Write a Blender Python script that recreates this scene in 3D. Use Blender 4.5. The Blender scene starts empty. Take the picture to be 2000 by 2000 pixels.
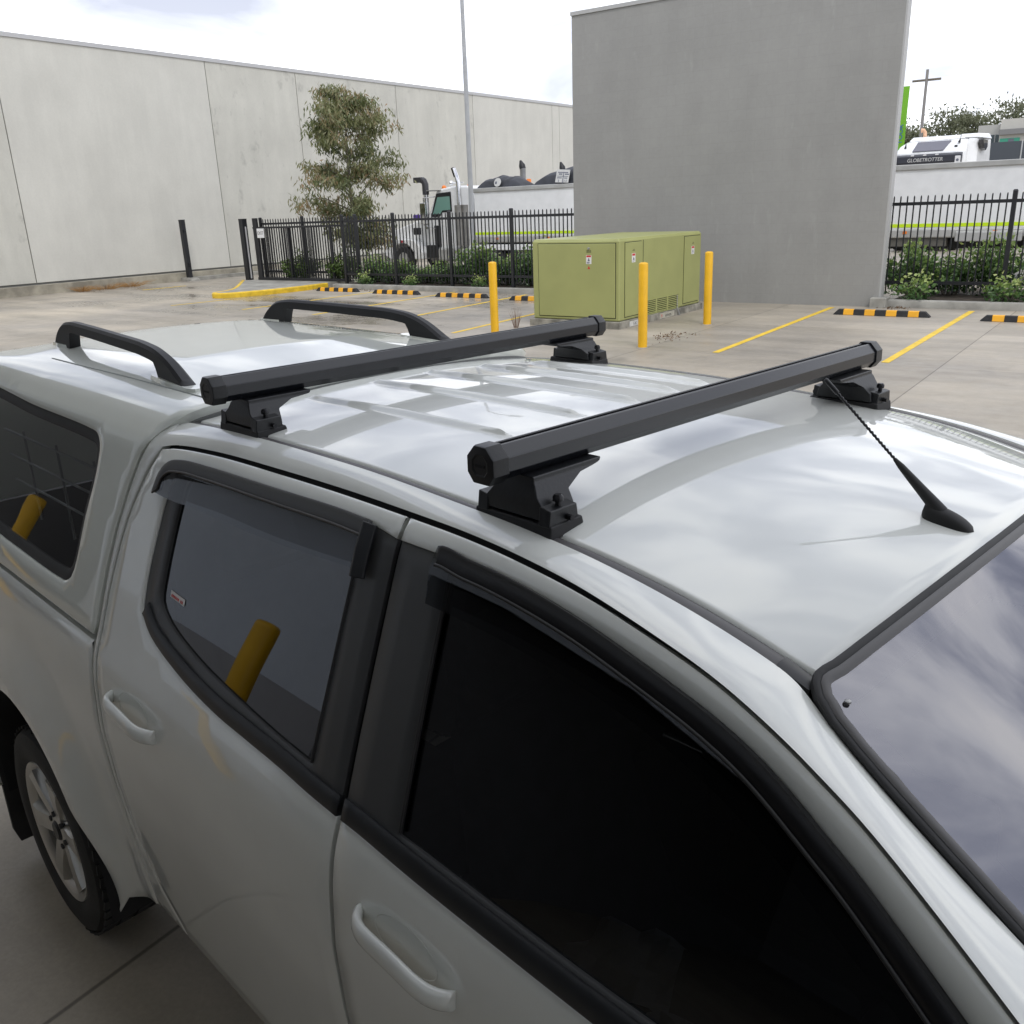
import bpy, bmesh, math, random
import numpy as np
from mathutils import Vector, Matrix
from mathutils.geometry import delaunay_2d_cdt
random.seed(7); rng = np.random.default_rng(7)
scn = bpy.context.scene
COL = scn.collection
R = math.radians
DY = R(9.45)                      # the yard's grid is turned against the car by this
CD, SD = math.cos(DY), math.sin(DY)
def yard(u, v, z=0.0): return (CD*u - SD*v, SD*u + CD*v, z)

# ------------------------------------------------------------------ camera
H = 2.2
def make_camera():
    yaw, pit, roll = R(45.64), R(18.75), R(-2.10)
    f = Vector((-math.sin(yaw)*math.cos(pit), math.cos(yaw)*math.cos(pit), -math.sin(pit)))
    r = Vector((math.cos(yaw), math.sin(yaw), 0)); u = r.cross(f)
    r2 = math.cos(roll)*r + math.sin(roll)*u; u2 = -math.sin(roll)*r + math.cos(roll)*u
    cd = bpy.data.cameras.new('camera'); co = bpy.data.objects.new('camera', cd); COL.objects.link(co)
    m = Matrix(((r2.x, u2.x, -f.x, 0), (r2.y, u2.y, -f.y, 0), (r2.z, u2.z, -f.z, H), (0, 0, 0, 1)))
    co.matrix_world = m
    cd.lens = 1740/2000*36; cd.sensor_width = 36; cd.clip_start = .05; cd.clip_end = 2000
    scn.camera = co
make_camera()
scn.view_settings.view_transform = 'Standard'; scn.view_settings.look = 'None'
scn.view_settings.exposure = 0.0; scn.view_settings.gamma = 1
scn.render.resolution_x = scn.render.resolution_y = 1024

# ------------------------------------------------------------------ world: overcast sky with soft cloud
SUN_EL, SUN_AZ = R(48), R(122)     # azimuth clockwise from +Y
def make_world():
    w = bpy.data.worlds.new('World'); scn.world = w; w.use_nodes = True
    nt = w.node_tree; N = nt.nodes; L = nt.links; N.clear()
    out = N.new('ShaderNodeOutputWorld'); bg = N.new('ShaderNodeBackground'); bg.inputs[1].default_value = .10
    sky = N.new('ShaderNodeTexSky'); sky.sky_type = 'NISHITA'; sky.sun_disc = False
    sky.sun_elevation = SUN_EL; sky.sun_rotation = SUN_AZ; sky.dust_density = 2.0; sky.air_density = 1.0
    tc = N.new('ShaderNodeTexCoord'); sep = N.new('ShaderNodeSeparateXYZ'); L.new(tc.outputs['Generated'], sep.inputs[0])
    zc = N.new('ShaderNodeMath'); zc.operation = 'MAXIMUM'; zc.inputs[1].default_value = 0; L.new(sep.outputs[2], zc.inputs[0])
    za = N.new('ShaderNodeMath'); za.operation = 'ADD'; za.inputs[1].default_value = .28; L.new(zc.outputs[0], za.inputs[0])
    dv = N.new('ShaderNodeVectorMath'); dv.operation = 'DIVIDE'; L.new(tc.outputs['Generated'], dv.inputs[0])
    cb = N.new('ShaderNodeCombineXYZ'); [L.new(za.outputs[0], cb.inputs[i]) for i in range(3)]
    L.new(cb.outputs[0], dv.inputs[1])
    def noise(scale, det, rough, dist=0):
        n = N.new('ShaderNodeTexNoise'); n.inputs['Scale'].default_value = scale; n.inputs['Detail'].default_value = det
        n.inputs['Roughness'].default_value = rough; n.inputs['Distortion'].default_value = dist
        L.new(dv.outputs[0], n.inputs['Vector']); return n
    def ramp(src, stops):
        r = N.new('ShaderNodeValToRGB'); L.new(src, r.inputs[0]); e = r.color_ramp.elements
        while len(e) < len(stops): e.new(.5)
        for q, (p, c) in zip(e, stops): q.position = p; q.color = (*c, 1)
        return r
    n1 = noise(2.6, 8, .52, .5); n2 = noise(1.1, 5, .5)
    cover = ramp(n2.outputs[0], [(.30, (.62,)*3), (.48, (1,)*3)])
    cloud = ramp(n1.outputs[0], [(.33, (.30, .33, .43)), (.45, (.50, .53, .63)), (.55, (.90, .92, .97)), (.66, (1.12, 1.12, 1.12))])
    mul = N.new('ShaderNodeVectorMath'); mul.operation = 'SCALE'; L.new(cloud.outputs[0], mul.inputs[0]); mul.inputs['Scale'].default_value = CLOUD*10
    # brighter and even near the horizon
    hz = N.new('ShaderNodeMapRange'); hz.inputs['From Min'].default_value = .0; hz.inputs['From Max'].default_value = .32
    hz.inputs['To Min'].default_value = .5; hz.inputs['To Max'].default_value = 0; L.new(zc.outputs[0], hz.inputs['Value'])
    mh = N.new('ShaderNodeMix'); mh.data_type = 'RGBA'; L.new(hz.outputs[0], mh.inputs['Factor']); L.new(mul.outputs[0], mh.inputs['A'])
    mh.inputs['B'].default_value = (CLOUD*9.4, CLOUD*9.6, CLOUD*9.8, 1)
    mx = N.new('ShaderNodeMix'); mx.data_type = 'RGBA'; L.new(cover.outputs[0], mx.inputs['Factor'])
    L.new(sky.outputs[0], mx.inputs['A']); L.new(mh.outputs['Result'], mx.inputs['B'])
    L.new(mx.outputs['Result'], bg.inputs[0]); L.new(bg.outputs[0], out.inputs[0])
CLOUD = 1.75
make_world()
sl = bpy.data.lights.new('sun', 'SUN'); sl.energy = 1.0; sl.angle = R(14); sl.color = (1, .96, .9)
so = bpy.data.objects.new('sun', sl); COL.objects.link(so)
sd = Vector((math.sin(SUN_AZ)*math.cos(SUN_EL), math.cos(SUN_AZ)*math.cos(SUN_EL), math.sin(SUN_EL)))
so.rotation_euler = sd.to_track_quat('Z', 'Y').to_euler()

# ------------------------------------------------------------------ materials
MATS = {}
def nmat(name):
    m = bpy.data.materials.new(name); m.use_nodes = True; nt = m.node_tree
    return m, nt, nt.nodes['Principled BSDF']
def vary(nt, b, col, amt, scale, detail=5, coord='Object', stretch=None, rough=None, ramp=(.35, .68)):
    N, L = nt.nodes, nt.links
    tc = N.new('ShaderNodeTexCoord'); src = tc.outputs[coord]
    if stretch:
        mp = N.new('ShaderNodeMapping'); mp.inputs['Scale'].default_value = stretch; L.new(src, mp.inputs[0]); src = mp.outputs[0]
    n = N.new('ShaderNodeTexNoise'); n.inputs['Scale'].default_value = scale; n.inputs['Detail'].default_value = detail
    L.new(src, n.inputs['Vector'])
    r = N.new('ShaderNodeValToRGB'); L.new(n.outputs[0], r.inputs[0])
    e = r.color_ramp.elements; e[0].position, e[1].position = ramp
    e[0].color = (*[c*(1-amt) for c in col], 1); e[1].color = (*[min(1, c*(1+amt*.6)) for c in col], 1)
    L.new(r.outputs[0], b.inputs['Base Color'])
    return n, r
def mat(name, col, rough=.5, metal=0, amt=0, scale=4, coat=0, bump=0, stretch=None, spec=None, ior=None):
    if name in MATS: return MATS[name]
    m, nt, b = nmat(name); b.inputs['Base Color'].default_value = (*col, 1)
    b.inputs['Roughness'].default_value = rough; b.inputs['Metallic'].default_value = metal
    if spec is not None: b.inputs['Specular IOR Level'].default_value = spec
    if ior: b.inputs['IOR'].default_value = ior
    if coat: b.inputs['Coat Weight'].default_value = coat; b.inputs['Coat Roughness'].default_value = .03
    if amt: n, r = vary(nt, b, col, amt, scale, stretch=stretch)
    if bump:
        N, L = nt.nodes, nt.links
        tc = N.new('ShaderNodeTexCoord'); n2 = N.new('ShaderNodeTexNoise'); n2.inputs['Scale'].default_value = scale*12; n2.inputs['Detail'].default_value = 3
        L.new(tc.outputs['Object'], n2.inputs['Vector']); bp = N.new('ShaderNodeBump'); bp.inputs['Strength'].default_value = bump; bp.inputs['Distance'].default_value = .004
        L.new(n2.outputs[0], bp.inputs['Height']); L.new(bp.outputs[0], b.inputs['Normal'])
    MATS[name] = m; return m
def paint(name, col, coat_ior=1.6):
    m, nt, b = nmat(name); b.inputs['Base Color'].default_value = (*col, 1); b.inputs['Roughness'].default_value = .42
    b.inputs['Specular IOR Level'].default_value = .3
    b.inputs['Coat Weight'].default_value = 1; b.inputs['Coat Roughness'].default_value = .018; b.inputs['Coat IOR'].default_value = coat_ior
    N, L = nt.nodes, nt.links                     # slight road film
    n, r = vary(nt, b, col, .05, 3.0, 6)
    tc = N.new('ShaderNodeTexCoord'); n2 = N.new('ShaderNodeTexNoise'); n2.inputs['Scale'].default_value = 9; n2.inputs['Detail'].default_value = 8
    L.new(tc.outputs['Object'], n2.inputs['Vector']); mr = N.new('ShaderNodeMapRange'); mr.inputs['From Min'].default_value = .45; mr.inputs['From Max'].default_value = .75
    mr.inputs['To Min'].default_value = .006; mr.inputs['To Max'].default_value = .035; L.new(n2.outputs[0], mr.inputs['Value']); L.new(mr.outputs[0], b.inputs['Coat Roughness'])
    MATS[name] = m; return m
def glass(name, tint, ior=1.6, gloss=(.95, .97, 1)):
    m = bpy.data.materials.new(name); m.use_nodes = True; nt = m.node_tree; N, L = nt.nodes, nt.links; N.clear()
    o = N.new('ShaderNodeOutputMaterial'); mx = N.new('ShaderNodeMixShader'); f = N.new('ShaderNodeFresnel'); f.inputs[0].default_value = ior
    t = N.new('ShaderNodeBsdfTransparent'); t.inputs[0].default_value = (*tint, 1)
    g = N.new('ShaderNodeBsdfGlossy'); g.inputs['Color'].default_value = (*gloss, 1); g.inputs['Roughness'].default_value = .008
    L.new(f.outputs[0], mx.inputs[0]); L.new(t.outputs[0], mx.inputs[1]); L.new(g.outputs[0], mx.inputs[2]); L.new(mx.outputs[0], o.inputs[0])
    MATS[name] = m; return m

PAINT = paint('white car paint', (.74, .755, .71), 1.85)
FIBRE = paint('white canopy gelcoat', (.72, .745, .68), 1.7)
BLK = mat('black satin plastic', (.016, .017, .019), .38, amt=.25, scale=9)
BLKTRIM = mat('black pillar film', (.055, .056, .057), .38)
RUB = mat('black rubber', (.018, .018, .018), .6, amt=.3, scale=8)
DITCH = mat('dark grey roof moulding', (.075, .071, .072), .45)
BAR = mat('anodised black bar', (.008, .009, .012), .27, ior=1.55)
RACK = mat('black rack casting', (.007, .008, .0095), .40, amt=.2, scale=14, bump=.1)
DARK = mat('dark interior', (.012, .012, .013), .8)
STEEL = mat('galvanised steel', (.45, .45, .44), .45, metal=.7, amt=.15)
CHROME = mat('chrome', (.7, .7, .7), .12, metal=1)
YEL = mat('yellow safety paint', (.84, .47, .015), .42, amt=.10, scale=3)
FENCE = mat('black powder coat', (.014, .015, .018), .45, amt=.2, scale=3)

# ------------------------------------------------------------------ mesh helpers
class MB:
    def __init__(s, o=(0, 0, 0)): s.v = []; s.f = []; s.mi = []; s.o = o; s.cur = 0
    def add(s, vs, fs):
        k = len(s.v); s.v += [(p[0]-s.o[0], p[1]-s.o[1], p[2]-s.o[2]) for p in vs]
        s.f += [[i+k for i in f] for f in fs]; s.mi += [s.cur]*len(fs); return s
    def hexa(s, b, t):
        return s.add(list(b)+list(t), [[3, 2, 1, 0], [4, 5, 6, 7], [0, 1, 5, 4], [1, 2, 6, 5], [2, 3, 7, 6], [3, 0, 4, 7]])
    def box(s, x0, x1, y0, y1, z0, z1):
        return s.hexa([(x0, y0, z0), (x1, y0, z0), (x1, y1, z0), (x0, y1, z0)], [(x0, y0, z1), (x1, y0, z1), (x1, y1, z1), (x0, y1, z1)])
    def taper(s, b, zb, t, zt):          # b,t = (x0,x1,y0,y1)
        return s.hexa([(b[0], b[2], zb), (b[1], b[2], zb), (b[1], b[3], zb), (b[0], b[3], zb)], [(t[0], t[2], zt), (t[1], t[2], zt), (t[1], t[3], zt), (t[0], t[3], zt)])
    def loft(s, rings, caps=True, closed=True):
        n = len(rings[0]); vs = [p for r in rings for p in r]; fs = []
        for i in range(len(rings)-1):
            for j in range(n if closed else n-1):
                a = i*n+j; b = i*n+(j+1) % n; fs.append([a, b, b+n, a+n])
        if caps and closed: fs.append(list(range(n))[::-1]); fs.append([(len(rings)-1)*n+j for j in range(n)])
        return s.add(vs, fs)
    def prism(s, poly, fn, a, b): return s.loft([[fn(p[0], p[1], a) for p in poly], [fn(p[0], p[1], b) for p in poly]])
    def tube(s, pts, r, n=10, caps=True):
        pts = [Vector(p) for p in pts]; rs = [float(q) for q in (r if isinstance(r, (list, tuple)) else [r]*len(pts))]; rings = []; up = Vector((0, 0, 1))
        for i, p in enumerate(pts):
            d = (pts[min(i+1, len(pts)-1)]-pts[max(i-1, 0)]).normalized()
            a = d.cross(up if abs(d.z) < .95 else Vector((1, 0, 0))).normalized(); b = d.cross(a)
            rings.append([tuple(p+rs[i]*(math.cos(t)*a+math.sin(t)*b)) for t in [2*math.pi*k/n for k in range(n)]])
        return s.loft(rings, caps)
    def lathe(s, prof, c, axis='z', n=32, caps=True):
        rings = []
        for r, h in prof:
            ring = []
            for k in range(n):
                t = 2*math.pi*k/n; a, b = r*math.cos(t), r*math.sin(t)
                ring.append((c[0]+a, c[1]+b, c[2]+h) if axis == 'z' else ((c[0]+a, c[1]+h, c[2]+b) if axis == 'y' else (c[0]+h, c[1]+a, c[2]+b)))
            rings.append(ring)
        return s.loft(rings, caps)
    def build(s, name, m, parent=None, smooth=None, bevel=0, loc=None, rot=None, seg=2):
        me = bpy.data.meshes.new(name); me.from_pydata(s.v, [], s.f); me.validate()
        for x in (m if isinstance(m, (list, tuple)) else [m]): me.materials.append(x)
        if any(s.mi) and len(me.polygons) == len(s.mi): me.polygons.foreach_set('material_index', s.mi)
        bm = bmesh.new(); bm.from_mesh(me); bmesh.ops.recalc_face_normals(bm, faces=bm.faces); bm.to_mesh(me); bm.free()
        if smooth is not None: me.shade_smooth(); me.set_sharp_from_angle(angle=R(smooth))
        o = bpy.data.objects.new(name, me); COL.objects.link(o)
        if bevel:
            b = o.modifiers.new('b', 'BEVEL'); b.width = bevel; b.segments = seg; b.limit_method = 'ANGLE'; b.angle_limit = R(35)
            if smooth is None: me.shade_smooth(); me.set_sharp_from_angle(angle=R(50))
            b.harden_normals = True
        if parent: o.parent = parent
        if loc: o.location = loc
        if rot: o.rotation_euler = rot
        return o
def tag(o, label=None, cat=None, group=None, kind=None):
    for k, x in (('label', label), ('category', cat), ('group', group), ('kind', kind)):
        if x: o[k] = x
    return o
def thing(name, label, cat, loc, rz=0, group=None):
    o = bpy.data.objects.new(name, None); COL.objects.link(o); o.location = loc; o.rotation_euler = (0, 0, rz); o.empty_display_size = .2
    return tag(o, label, cat, group)
def ything(name, label, cat, u, v, z=0, rz=0, group=None): return thing(name, label, cat, yard(u, v, z), DY+rz, group)
def dup(root, loc, rz, label=None, group=None, scale=None):
    r = root.copy(); COL.objects.link(r); r.location = loc; r.rotation_euler = (0, 0, rz)
    if scale: r.scale = scale
    if label: r['label'] = label
    if group: r['group'] = group
    for ch in list(root.children):
        c = ch.copy(); COL.objects.link(c); c.parent = r
        for g in list(ch.children):
            d = g.copy(); COL.objects.link(d); d.parent = c
    return r
def text(body, size, m, parent, name, loc, rot, sx=1, depth=.002, shear=0, align='CENTER'):
    cu = bpy.data.curves.new(name, 'FONT'); cu.body = body; cu.size = size; cu.extrude = depth; cu.align_x = align; cu.align_y = 'CENTER'; cu.shear = shear
    t = bpy.data.objects.new('tmp', cu); COL.objects.link(t)
    dg = bpy.context.evaluated_depsgraph_get(); me = bpy.data.meshes.new_from_object(t.evaluated_get(dg)); bpy.data.objects.remove(t)
    me.materials.clear(); me.materials.append(m)
    o = bpy.data.objects.new(name, me); COL.objects.link(o); o.parent = parent; o.location = loc; o.rotation_euler = rot; o.scale = (sx, 1, 1)
    return o

def smooth_curve(P, step=.015, closed=False):
    P = np.array(P, float)
    if len(P) == 2:
        n = max(2, int(np.hypot(*(P[1]-P[0]))/step)+1); return np.linspace(P[0], P[1], n)
    out = []
    Q = np.vstack([2*P[0]-P[1], P, 2*P[-1]-P[-2]]) if not closed else np.vstack([P[-1], P, P[0], P[1]])
    for i in range(1, len(Q)-2):
        p0, p1, p2, p3 = Q[i-1:i+3]
        d = lambda a, b: max(1e-6, math.sqrt(np.linalg.norm(b-a)))
        t0 = 0; t1 = t0+d(p0, p1); t2 = t1+d(p1, p2); t3 = t2+d(p2, p3)
        n = max(1, int(np.linalg.norm(p2-p1)/step))
        for k in range(n):
            t = t1+(t2-t1)*k/n
            A1 = (t1-t)/(t1-t0)*p0+(t-t0)/(t1-t0)*p1; A2 = (t2-t)/(t2-t1)*p1+(t-t1)/(t2-t1)*p2; A3 = (t3-t)/(t3-t2)*p2+(t-t2)/(t3-t2)*p3
            B1 = (t2-t)/(t2-t0)*A1+(t-t0)/(t2-t0)*A2; B2 = (t3-t)/(t3-t1)*A2+(t-t1)/(t3-t1)*A3
            out.append((t2-t)/(t2-t1)*B1+(t-t1)/(t2-t1)*B2)
    if not closed: out.append(P[-1])
    return np.array(out)
def chain(*pieces, step=.015):          # joins smoothed pieces into one closed loop with corners between them
    o = []
    for p in pieces:
        q = smooth_curve(p, step)
        for a in q:
            if not o or np.linalg.norm(a-o[-1]) > 1e-4: o.append(a)
    if np.linalg.norm(o[0]-o[-1]) < 1e-4: o.pop()
    return np.array(o)
def inpoly(P, L):
    x, y = P[:, 0], P[:, 1]; c = np.zeros(len(P), bool); j = len(L)-1
    for i in range(len(L)):
        xi, yi = L[i]; xj, yj = L[j]
        if yi != yj: c ^= ((yi > y) != (yj > y)) & (x < (xj-xi)*(y-yi)/(yj-yi)+xi)
        j = i
    return c
def area(L): x, y = L[:, 0], L[:, 1]; return .5*np.sum(x*np.roll(y, -1)-np.roll(x, -1)*y)
def offset_loop(L, d):                   # d>0 moves to the left of travel
    t = np.roll(L, -1, 0)-np.roll(L, 1, 0); t /= np.maximum(1e-9, np.linalg.norm(t, axis=1))[:, None]
    return L+d*np.stack([-t[:, 1], t[:, 0]], 1)
def panel(name, loops, fmap, m, parent, off=0, step=.03, rim=.012, edge=.003, org=(0, 0, 0)):
    pts = []; eds = []; rings = []
    for li, L in enumerate(loops):
        L = np.array(L, float); s = 1 if area(L) > 0 else -1
        I = offset_loop(L, s*(edge*1.4 if edge else .004)*(1 if li == 0 else -1))
        for K in (L, I):
            k = len(pts); pts += [tuple(p) for p in K]; eds += [(k+i, k+(i+1) % len(K)) for i in range(len(K))]
            if K is L: rings.append(range(k, k+len(K)))
    O = np.array(loops[0]); lo, hi = O.min(0), O.max(0)
    gx, gy = np.meshgrid(np.arange(lo[0]+step*.5, hi[0], step), np.arange(lo[1]+step*.5, hi[1], step)); G = np.stack([gx.ravel(), gy.ravel()], 1)
    ok = inpoly(G, O)
    for h in loops[1:]: ok &= ~inpoly(G, np.array(h))
    G = G[ok]
    if len(G):
        B = np.array(pts); dm = np.min(np.linalg.norm(G[:, None]-B[None], axis=2), axis=1); pts += [tuple(p) for p in G[dm > step*.45]]
    vs, _, fs, ov, _, _ = delaunay_2d_cdt([Vector(p) for p in pts], eds, [], 0, 1e-6, True)
    V = np.array([tuple(p) for p in vs]); c = np.array([V[f].mean(0) for f in fs])
    ok = inpoly(c, O)
    for h in loops[1:]: ok &= ~inpoly(c, np.array(h))
    P, Nn = fmap(V[:, 0], V[:, 1]); P = P+Nn*off
    omap = {}
    for i, l in enumerate(ov):
        for k in l: omap[k] = i
    bset = set(omap[k] for r in rings for k in r if k in omap)
    Q = P.copy(); ba = np.array(sorted(bset)); Q[ba] -= Nn[ba]*edge
    F = []
    for f, o_ in zip(fs, ok):
        if not o_: continue
        f = list(f); n = np.cross(Q[f[1]]-Q[f[0]], Q[f[2]]-Q[f[0]])
        if n@Nn[f[0]] < 0: f.reverse()
        F.append(f)
    verts = [tuple(q) for q in Q]; sharp = []
    if rim:
        for r in rings:
            ids = [omap[k] for k in r if k in omap]; k0 = len(verts)
            verts += [tuple(P[i]-Nn[i]*rim) for i in ids]; n = len(ids)
            cen = None
            for j in range(n): F.append([ids[j], ids[(j+1) % n], k0+(j+1) % n, k0+j]); sharp.append(tuple(sorted((ids[j], ids[(j+1) % n]))))
    me = bpy.data.meshes.new(name); me.from_pydata([(a-org[0], b-org[1], c_-org[2]) for a, b, c_ in verts], [], F); me.materials.append(m)
    me.shade_smooth(); sh = set(sharp)
    if sh:
        at = me.attributes.new('sharp_edge', 'BOOLEAN', 'EDGE')
        at.data.foreach_set('value', [tuple(sorted(e.vertices)) in sh for e in me.edges])
    o = bpy.data.objects.new(name, me); COL.objects.link(o); o.parent = parent
    return o
# ------------------------------------------------------------------ the ute
CY = 1.478; OX = -1.5; ORG = (OX, 0, 0)
PZ = np.array([-.5, 0, .35, .5, .7, .85, 1.0, 1.12, 1.18, 1.22, 1.25, 1.35, 1.5, 1.65, 1.69, 1.72, 1.745, 1.762, 1.80, 1.90])
PH = np.array([.7, .79, .80, .818, .838, .853, .86, .852, .842, .828, .815, .78, .725, .668, .652, .632, .60, .56, .53, .48])
HX, HZ = -2.78, .36
def half(z):
    z = np.asarray(z, float); return np.mean([np.interp(z+d, PZ, PH) for d in np.linspace(-.02, .02, 9)], axis=0)
def flare(x, z):
    h = half(z); r = np.hypot(np.asarray(x)-HX, np.asarray(z)-HZ); s = np.clip((.74-r)/(.74-.49), 0, 1); s = s*s*(3-2*s); q = np.clip((-2.20-np.asarray(x))/.2, 0, 1); s = s*q*q*(3-2*q)
    return h+np.maximum(0, .91-h)*s
def side_map(hf):
    def f(x, z):
        e = .004; h = hf(x, z); hx = (hf(x+e, z)-hf(x-e, z))/(2*e); hz = (hf(x, z+e)-hf(x, z-e))/(2*e)
        n = np.stack([-hx, -np.ones_like(hx), -hz], 1); n /= np.linalg.norm(n, axis=1)[:, None]
        return np.stack([x, -h, z], 1), n
    return f
CAB = side_map(lambda x, z: half(z)+0*x); TUB = side_map(flare)
car = thing('utility_vehicle', 'white dual cab ute with canopy and roof bars filling the foreground', 'ute', (OX, CY, 0))
def mirror(o):
    c = o.copy(); COL.objects.link(c); c.parent = o.parent; c.scale = (1, -1, 1)
    for g in list(o.children):
        d = g.copy(); COL.objects.link(d); d.parent = c
    return c
ZGX = [-3, -2.05, -1.98, -1.8, -1.62, -1.28, -1.0, -.84, -.70, -.57, -.5, -.44, -.38]
ZGV = [1.70, 1.748, 1.754, 1.761, 1.765, 1.762, 1.747, 1.737, 1.721, 1.696, 1.678, 1.659, 1.636]
ZCX = [-2.1, -1.98, -1.6, -1.3, -1.0, -.7, -.5, -.377, -.2]; ZCV = [1.776, 1.786, 1.795, 1.793, 1.783, 1.766, 1.750, 1.735, 1.70]
def sm(x, X, V): return np.mean([np.interp(np.asarray(x)+d, X, V) for d in np.linspace(-.09, .09, 13)], axis=0)
zg = lambda x: sm(x, ZGX, ZGV); zc = lambda x: sm(x, ZCX, ZCV)
xh = lambda y: -.371-.053*(np.asarray(y)/.58)**2
RIBS = [((-1.90, -.313), (-1.19, -.296)), ((-1.905, -.117), (-1.18, -.10)), ((-1.89, .056), (-1.17, .079)), ((-1.85, .212), (-1.18, .242)), ((-1.80, .37), (-1.2, .40))]
def roof_z(x, y):
    a = np.abs(y)/.545; z = zg(x)+(zc(x)-zg(x))*(1-np.clip(a, 0, 1)**2.3)
    for (xa, ya), (xb, yb) in RIBS:
        t = (x-xa)/(xb-xa); yc = ya+(yb-ya)*t; d = np.clip(1-np.abs(y-yc)/.026, 0, 1); e = np.clip(np.minimum(x-xa, xb-x)/.16, 0, 1)
        hw = np.maximum(.006, .020*np.sqrt(e)); w = np.clip(1-np.abs(y-yc)/(hw*1.12), 0, 1); w = w*w*(1.6-.6*w)/(.35+.65*w)
        z = z+.0105*w*np.clip(e*4, 0, 1)*(e > 0)
    return z
def make_roof():
    NX, NY = 230, 300
    ys = np.concatenate([[-.553, -.5525, -.551, -.548], np.linspace(-.545, .545, NY), [.548, .551, .5525, .553]])
    dz = np.concatenate([[-.014, -.010, -.005, -.0015], np.zeros(NY), [-.0015, -.005, -.010, -.014]])
    us = np.linspace(0, 1, NX); V = []
    for u in us:
        x = -1.99+(xh(ys)+1.99)*u; z = roof_z(x, ys)+dz
        if u > .985: z = z-.006*((u-.985)/.015)**2
        V += list(zip(x, ys, z))
    n = len(ys)
    V += [(p[0]-.004, p[1], p[2]-.03) for p in V[:n]]
    F = [[i*n+j, i*n+j+1, (i+1)*n+j+1, (i+1)*n+j] for i in range(NX-1) for j in range(n-1)]
    k = NX*n; F += [[j, k+j, k+j+1, j+1] for j in range(n-1)]
    mb = MB(ORG); mb.add(V, F); return mb.build('roof_panel', PAINT, car, smooth=60)
make_roof()
def ditch():
    mb = MB(ORG); rings = []
    for x in np.linspace(-2.03, -.455, 70):
        z = float(zg(x))-.006; w = .0095+.0055*max(0, (x+.9)/.45)
        yc = -.5625-(.0052*max(0, (x+.9)/.45))
        rings.append([(x, yc+a*w, z+b) for a, b in ((-1, -.012), (-1, .001), (-.55, .0035), (0, .0045), (.55, .0035), (1, .001), (1, -.012))])
    mb.loft(rings); o = mb.build('roof_moulding', DITCH, car, smooth=40)
    mb = MB(ORG); x = -.455; z = float(zg(x))-.006
    mb.loft([[(x+d, -.569+a*.0135, z-.02*d/.05+b) for a, b in ((-1, -.012), (-1, .004), (-.5, .0065), (.5, .0065), (1, .004), (1, -.012))] for d in (-.012, .012, .032)])
    mb.build('moulding_clip', BLK, o, smooth=40); mirror(o)
ditch()
# outlines measured on the body side (x along the car, z up)
G_TOP = [(-2.009, 1.703), (-1.965, 1.712), (-1.787, 1.7235), (-1.515, 1.728), (-1.287, 1.729), (-1.121, 1.7275), (-.978, 1.725), (-.857, 1.719), (-.726, 1.707), (-.61, 1.688), (-.5, 1.6635), (-.399, 1.628), (-.356, 1.609), (-.308, 1.587), (-.235, 1.546), (-.10, 1.462), (.05, 1.36), (.16, 1.275), (.22, 1.21)]
G_REAR = [(-2.009, 1.703), (-2.048, 1.652), (-2.083, 1.587), (-2.105, 1.533), (-2.124, 1.448), (-2.134, 1.357), (-2.138, 1.248), (-2.134, 1.132), (-2.126, 1.0), (-2.121, .85), (-2.117, .73), (-2.103, .64), (-2.055, .54), (-1.985, .46), (-1.96, .42)]
G_CAB = [(-2.045, 1.752), (-2.085, 1.705), (-2.118, 1.63), (-2.146, 1.534), (-2.16, 1.434), (-2.163, 1.3), (-2.163, 1.222), (-2.157, 1.1), (-2.152, .9), (-2.152, .7), (-2.15, .40)]
W_R = [(-1.124, 1.692), (-1.19, 1.699), (-1.284, 1.6995), (-1.482, 1.697), (-1.755, 1.693), (-1.86, 1.688), (-1.90, 1.675), (-1.925, 1.645), (-1.938, 1.594), (-1.949, 1.503), (-1.952, 1.407), (-1.94, 1.352), (-1.886, 1.318), (-1.724, 1.278), (-1.564, 1.258), (-1.423, 1.252), (-1.31, 1.248), (-1.214, 1.242), (-1.126, 1.239)]
BELT_R = W_R[11:]
W_F = [(-1.112, 1.692), (-1.024, 1.692), (-.932, 1.693), (-.839, 1.688), (-.712, 1.673), (-.598, 1.651), (-.489, 1.624), (-.417, 1.600), (-.371, 1.579), (-.326, 1.554), (-.275, 1.526), (-.15, 1.448), (0, 1.347), (.10, 1.272), (.135, 1.243)]
BELT_F = [(-1.112, 1.239), (-1.055, 1.238), (-.968, 1.234), (-.874, 1.231), (-.5, 1.226), (0, 1.228), (.135, 1.243)]
def shift(P, dx=0, dz=0): return [(x+dx, z+dz) for x, z in P]
def on_side(x, z, off=0, hf=None):
    h = float(half(z)) if hf is None else float(hf(x, z)); e = .004; s = float(half(z+e)-half(z-e))/(2*e); n = np.array([0, -1, -s]); n /= np.linalg.norm(n)
    return np.array([x, -h, z])+n*off
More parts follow.
